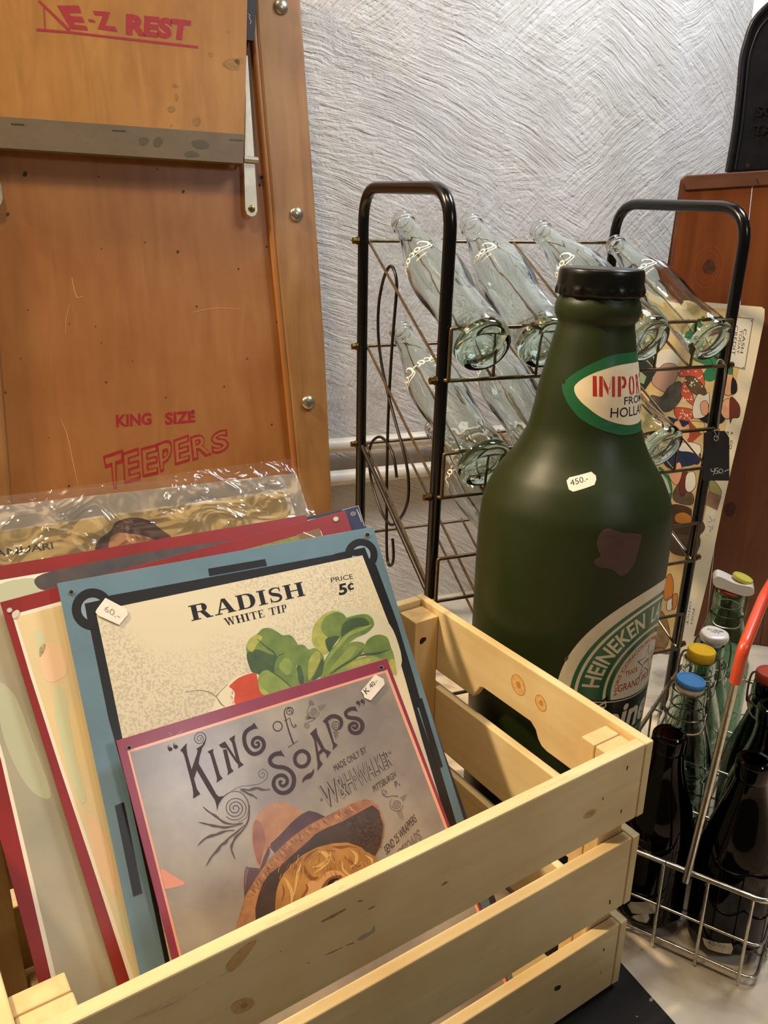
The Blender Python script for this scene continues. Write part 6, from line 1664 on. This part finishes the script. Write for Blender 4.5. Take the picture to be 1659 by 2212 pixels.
sd = bottom(BXP, (1471, 392), (1447.5, 570))
build('side_board', prism([BXP.at(1471, 386), BXP.at(1478.6, 412), lb-gp, sd], -BXP.n*0.070), M_BXT, box, bevel=0.001)
tz = [BXP.at(1470, 388), BXP.at(1482, 379), BXP.at(1910, 352), BXP.at(1910, 385.5), BXP.at(1479, 411.5)]
build('top_rail', prism([p+BXP.n*0.003 for p in tz], -BXP.n*0.076), M_BXT, box, bevel=0.0015)
A = Art(BXP)
A.next('knot'); A.poly(blob([(1518, 575), (1530, 560), (1541, 566), (1545, 582), (1534, 592), (1521, 588)]), mat('box_knot', '#3d1d10', 0.5, col2='#54291a', vscale=200), 1)
for r_ in (1.6, 2.1): A.line([(p[0], p[1], 1.0) for p in ell(1530, 577, 14*r_, 22*r_, 0.2)], mat('box_grain', '#8a4620', 0.5), 0.5, closed=True)
A.next('knot'); A.poly(blob([(1565, 1095), (1580, 1085), (1590, 1095), (1583, 1112), (1570, 1115)]), mat('box_knot', '#3d1d10', 0.5), 1)
A.each(box)
A = Art(BXP.off(0.0035)); 
for q in ((1476, 396, 1479, 409), (1633, 385, 1639, 398)): A.next('nail'); A.line([(q[0], q[1], 1.6), (q[2], q[3], 1.6)], M_DK, 0)
A.each(box)
PQ = BXP.off(-0.006)
M_IRON = mat('black_iron', '#16171b', 0.42, metal=0.3, vary=0.3, vscale=50, bump=0.15, bscale=150, coat=0.1)
ztop = max((p+BXP.n*0.003)[2] for p in tz[:3])
pql = [(1574, 362), (1587, 285), (1597, 200), (1603, 130), (1612, 92), (1628, 47), (1662, 10), (1700, -14), (1745, -22), (1790, -12), (1832, 18), (1856, 70), (1866, 140), (1866, 345)]
pts = [PQ.at(*q) for q in pql]
b0_, b1_ = PQ.at(1572, 371.5), PQ.at(1866, 354)
plq = thing('iron_plaque', 'black cast metal plaque with arched top standing on the wooden box', 'plaque', b0_)
build('plate', prism([b0_]+pts+[b1_], -PQ.n*0.040), M_IRON, plq, bevel=0.002)
build('raised_rim', tube([b0_+PQ.n*0.0005]+smooth_path([p+PQ.n*0.0005 for p in pts], 3)+[b1_+PQ.n*0.0005], 0.0042, 8), M_IRON, plq, smooth=True)
inner = [(1588, 366), (1601, 285), (1610, 200), (1616, 140), (1624, 104), (1640, 64), (1668, 32), (1705, 8), (1745, 0)]
build('raised_line', tube(smooth_path([PQ.at(*q) for q in inner], 3), 0.0018, 8), M_IRON, plq, smooth=True)
for txt, q in (('SOU', [(1634, 230), (1700, 224), (1698, 246), (1632, 252)]), ('TAH', [(1629, 270), (1690, 264), (1687, 288), (1627, 293)])):
    V, F, _ = glyphs(txt, 0.02); f = quad_map(*q)
    P = [PQ.at(*f(u, v)) for u, v in V]; n_ = len(P)
    cnt = {}
    for fc in F:
        for i in range(len(fc)):
            e = (fc[i], fc[(i+1) % len(fc)]); cnt[e] = 1
    top = [p+PQ.n*0.0022 for p in P]
    FF = [tuple(fc) for fc in F]+[(a, b, b+n_, a+n_) for (a, b) in cnt if (b, a) not in cnt]
    build('raised_lettering', (top+[p-PQ.n*0.0005 for p in P], FF), M_IRON, plq)
A = Art(PQ); A.poly(ell(1615, 357, 4.5, 5), M_DK, 1); A.make('bolt_hole', plq)

# ------------------------------------------------------------------ cartoon tin sign stood on its side behind the rack
CPL = Plane(A3(RF[0], RF[1], 0)+0.250*WY, np.cross(XB, nz(A3(0, 0, 1)+0.11*YB)))
rt = [(1646, 663), (1652, 668), (1651, 690), (1640, 745), (1626, 813), (1606, 905), (1584, 995), (1560, 1100), (1529, 1253), (1510, 1330), (1492, 1400)]
ol = [(1372, 640)]+rt
P = [CPL.at(*q) for q in ol]
P += [run_to_z(CPL, (1510, 1330), (1492, 1400), 0.004), run_to_z(CPL, (1372, 640), (1340, 1000), 0.004)]
M_CB = mat('cartoon_cream', '#e3d6b6', 0.45, coat=0.15)
ct = thing('tin_sign', 'cartoon tin sign of country folk, stood on its side behind the right of the rack', 'sign', P[-2])
build('sheet', prism(P, -CPL.n*0.0009), M_CB, ct)
A = Art(CPL)
M_OUT = mat('cartoon_outline', '#2a211a', 0.5)
def pz(pts, m, layer, zf=None, sm=4):
    b = blob((zf or z8)(pts), sm); A.poly(b, m, layer)
    if layer >= 1.6: A.line([(p[0], p[1], 1.1) for p in b+b[:1]], M_OUT, layer+0.05)
K = lambda n, c, **k: mat('cartoon_'+n, c, 0.45, **k)
BKG = K('tan', '#c9a56a', col2='#d8bf8c', vscale=9); GRNC = K('green', '#2f7a4c'); DKG = K('dark', '#2a302c'); WHT = K('white', '#dcd6c4'); RDC = K('red', '#c4553a'); FLS = K('flesh', '#d9a27c')
BRN_ = K('brown', '#5a4632'); BLU_ = K('blue', '#22304f'); BLKc = K('black', '#1c1a18'); ORG_ = K('orange', '#c07a34'); GRYc = K('grey', '#6d6558'); YEL_ = K('yellow', '#d8c27a'); MAR = K('maroon', '#6b3026')
inn = [(1372, 655), (1590, 668), (1612, 700), (1596, 800), (1576, 890), (1556, 970), (1532, 1070), (1512, 1160), (1496, 1240), (1480, 1315), (1466, 1380)]
A.poly(inn+[px(run_to_z(CPL, (1480, 1315), (1466, 1380), 0.01)), px(run_to_z(CPL, (1372, 640), (1340, 1000), 0.01))], BKG, 0)
ps8 = lambda pts, m, l: A.poly(z8(pts), m, l)
ps8([(770, 163), (914, 178), (845, 585), (715, 555)], K('plate_edge', '#8a7a58'), 1); ps8([(778, 171), (906, 185), (839, 576), (724, 549)], WHT, 1.5)
for c in ((897, 196), (832, 568)): A.poly(z8(ell(c[0], c[1], 5, 6)), BRN_, 2)
A.text('CASH', z8([(860, 262), (830, 455), (806, 450), (835, 258)]), BLKc, 2); A.text('TODAY', z8([(827, 268), (798, 460), (778, 455), (806, 264)]), BLKc, 2); A.text('CREDIT', z8([(792, 236), (764, 472), (738, 467), (766, 232)]), BLKc, 2)
pz([(-60, 160), (60, 120), (110, 250), (70, 440), (-40, 480)], K('teal', '#5c8a74'), 1)
ps8([(-40, 480), (90, 420), (150, 600), (40, 760), (-60, 700)], DKG, 1.2); ps8([(-30, 560), (60, 640), (40, 700), (-50, 660)], K('pale_green', '#8fa37a'), 1.5)
pz([(560, 300), (650, 280), (640, 480), (620, 640), (560, 680), (500, 640), (540, 560), (430, 500), (480, 420)], GRNC, 1)
A.line([(p[0], p[1], 1.4) for p in z8([(450, 500, 1), (520, 470, 1), (580, 520, 1), (600, 600, 1)])], DKG, 1.4, n=4)
pz([(130, 540), (180, 430), (320, 440), (300, 560), (180, 580)], WHT, 1.2); pz([(100, 680), (200, 540), (310, 560), (290, 680), (230, 770)], K('rosy', '#b08c78'), 1.6)
pz([(325, 600), (430, 560), (500, 590), (525, 700), (490, 735), (440, 690), (420, 640), (330, 640)], RDC, 2)
pz([(350, 690), (390, 700), (430, 790), (440, 870), (380, 830), (335, 780)], RDC, 2)
pz([(280, 900), (320, 885), (430, 905), (440, 960), (360, 1010), (300, 970)], RDC, 2)
for k in range(52):
    x, y = ((340+rnd.random()*180, 590+rnd.random()*140), (345+rnd.random()*90, 705+rnd.random()*140), (295+rnd.random()*140, 900+rnd.random()*90))[k % 3]
    A.poly(z8(ell(x, y, 6, 7, 0.3, 8)), WHT, 2.3)
pz([(370, 650), (440, 640), (520, 720), (535, 780), (470, 790), (400, 740)], K('vest', '#54422c', col2='#6a5638', vscale=80), 2.2)
pz([(240, 720), (330, 680), (345, 790), (290, 880), (220, 920), (100, 890), (95, 790), (180, 800)], K('trousers', '#4b463e', col2='#6a6054', vscale=50), 1.8)
pz([(430, 880), (470, 780), (520, 790), (560, 770), (555, 900), (520, 960), (440, 970)], WHT, 2.6); pz([(490, 860), (530, 830), (555, 870), (545, 940), (505, 940)], FLS, 3)
pz([(470, 960), (560, 930), (690, 930), (660, 1010), (540, 1010)], BLKc, 2.4)
pz([(680, 640), (740, 600), (752, 760), (700, 790), (670, 740)], FLS, 2.6); pz([(745, 650), (778, 690), (778, 760), (735, 775)], BLKc, 2.8); pz([(690, 575), (745, 570), (740, 620), (700, 610)], GRNC, 3)
pz([(650, 880), (690, 820), (740, 830), (735, 950), (690, 975), (655, 930)], FLS, 2.6); pz([(735, 800), (800, 870), (798, 960), (745, 970), (728, 1010), (722, 900)], MAR, 2.8)
for q in ([(660, 880, 3), (690, 925, 3)], [(672, 870, 3), (700, 915, 3)], [(684, 862, 3), (708, 905, 3)]): st(z8, 3.688, q, K('moustache', '#b0523a'), 3.2, n=0)
pz([(230, 960), (300, 980), (420, 1010), (380, 1080), (300, 1060), (250, 1010)], BLU_, 2.1)
ps8([(400, 985), (500, 1095), (385, 1200)], K('rust', '#a84a30'), 2.6); pz([(400, 1000), (520, 1010), (500, 1100), (440, 1060)], YEL_, 2.4)
pz([(280, 1020), (320, 990), (350, 1040), (400, 1020), (400, 1130), (340, 1140)], FLS, 2.8); pz([(310, 1180), (400, 1160), (490, 1190), (480, 1260), (400, 1240), (320, 1230)], WHT, 2.7)
pz([(190, 1300), (240, 1220), (430, 1240), (450, 1330), (330, 1360), (240, 1370)], BLU_, 2.4); pz([(430, 1250), (490, 1250), (480, 1330), (440, 1330)], BLU_, 2.5)
pz([(240, 1400), (320, 1320), (345, 1400), (310, 1500), (260, 1470)], FLS, 2.8); pz([(320, 1420), (385, 1390), (375, 1560), (330, 1580)], MAR, 2.6); pz([(380, 1420), (440, 1400), (455, 1500), (410, 1560), (370, 1530)], WHT, 2.7)
pz([(290, 1530), (330, 1500), (430, 1580), (420, 1660), (300, 1640), (270, 1590)], K('barrel', '#6b5844', col2='#584634', vscale=60), 2.5)
pz([(160, 1360), (240, 1440), (265, 1560), (230, 1660), (180, 1500)], GRNC, 2.0); ps8([(150, 1370), (225, 1460), (255, 1560), (225, 1590), (160, 1440)], K('slats', '#b8b8ae'), 2.2)
pz([(560, 1480), (600, 1470), (660, 1560), (620, 1600), (570, 1560)], K('olive', '#a09a60'), 2); ps8([(555, 1550), (660, 1590), (625, 1705), (530, 1660)], K('table', '#7c5c44', col2='#94745a', vscale=40), 2.2)
pz([(270, 1660), (410, 1690), (420, 1760), (480, 1780), (520, 1830), (480, 1890), (270, 1880), (240, 1760)], K('coat', '#4c3826'), 2.3); pz([(290, 1740), (360, 1720), (420, 1760), (400, 1810), (300, 1800)], ORG_, 2.6)
pz([(440, 1800), (500, 1790), (525, 1840), (495, 1890), (450, 1870)], BRN_, 2.7)
ps8([(560, 1690), (620, 1720), (580, 1920), (530, 1890)], WHT, 2.2)
for q in ([(560, 1750, 4), (585, 1790, 4), (555, 1800, 4)], [(550, 1830, 4), (580, 1840, 4), (565, 1880, 4)], [(600, 1770, 3), (598, 1800, 3)], [(590, 1830, 3), (586, 1860, 3)]): st(z8, 3.688, q, BLKc, 2.6, n=0)
pz([(270, 1900), (480, 1910), (440, 2060), (260, 2040)], K('sack', '#5f4a35', col2='#4e3c2a', vscale=40), 2.1)
A.text('A', z8([(752, 1078), (748, 1105), (728, 1102), (733, 1075)]), BLKc, 2); A.text('E', z8([(718, 1080), (714, 1108), (695, 1104), (700, 1077)]), BLKc, 2); A.text('CO', z8([(748, 1150), (738, 1220), (718, 1216), (728, 1146)]), BLKc, 2)
zg = Zm(1330, 1200, 4.81)
A.text('POST', zg([(822, 555), (792, 728), (772, 722), (800, 550)]), BLKc, 2); A.text('OFFICE', zg([(790, 478), (752, 718), (730, 712), (768, 474)]), BLKc, 2)
ps_ = lambda pts, m, l: A.poly(zg(pts), m, l)
ps_([(760, 410), (850, 470), (770, 880), (690, 830)], WHT, 1.2); ps_([(735, 450), (758, 450), (700, 760), (680, 750)], K('plate_edge', '#8a7a58'), 1.4)
pz([(520, 250), (570, 190), (600, 300), (580, 440), (500, 450)], ORG_, 2, zg); pz([(540, 450), (590, 440), (580, 560), (530, 560)], WHT, 2, zg); pz([(590, 420), (640, 400), (630, 520), (590, 560)], ORG_, 2, zg)
pz([(440, 560), (520, 640), (560, 800), (520, 960), (400, 960), (410, 760)], K('fence', '#7a6240', col2='#94784c', vscale=120), 1.8, zg)
pz([(380, 1010), (440, 960), (520, 980), (500, 1100), (420, 1200), (370, 1180)], K('plaid', '#8a5a30', col2='#b08a54', vscale=220), 2.2, zg)
pz([(430, 1020), (520, 1060), (500, 1260), (400, 1260), (420, 1150)], BLU_, 2.5, zg); pz([(350, 1260), (480, 1210), (500, 1300), (470, 1430), (400, 1380)], RDC, 2.6, zg)
A.make('printed_face', ct)
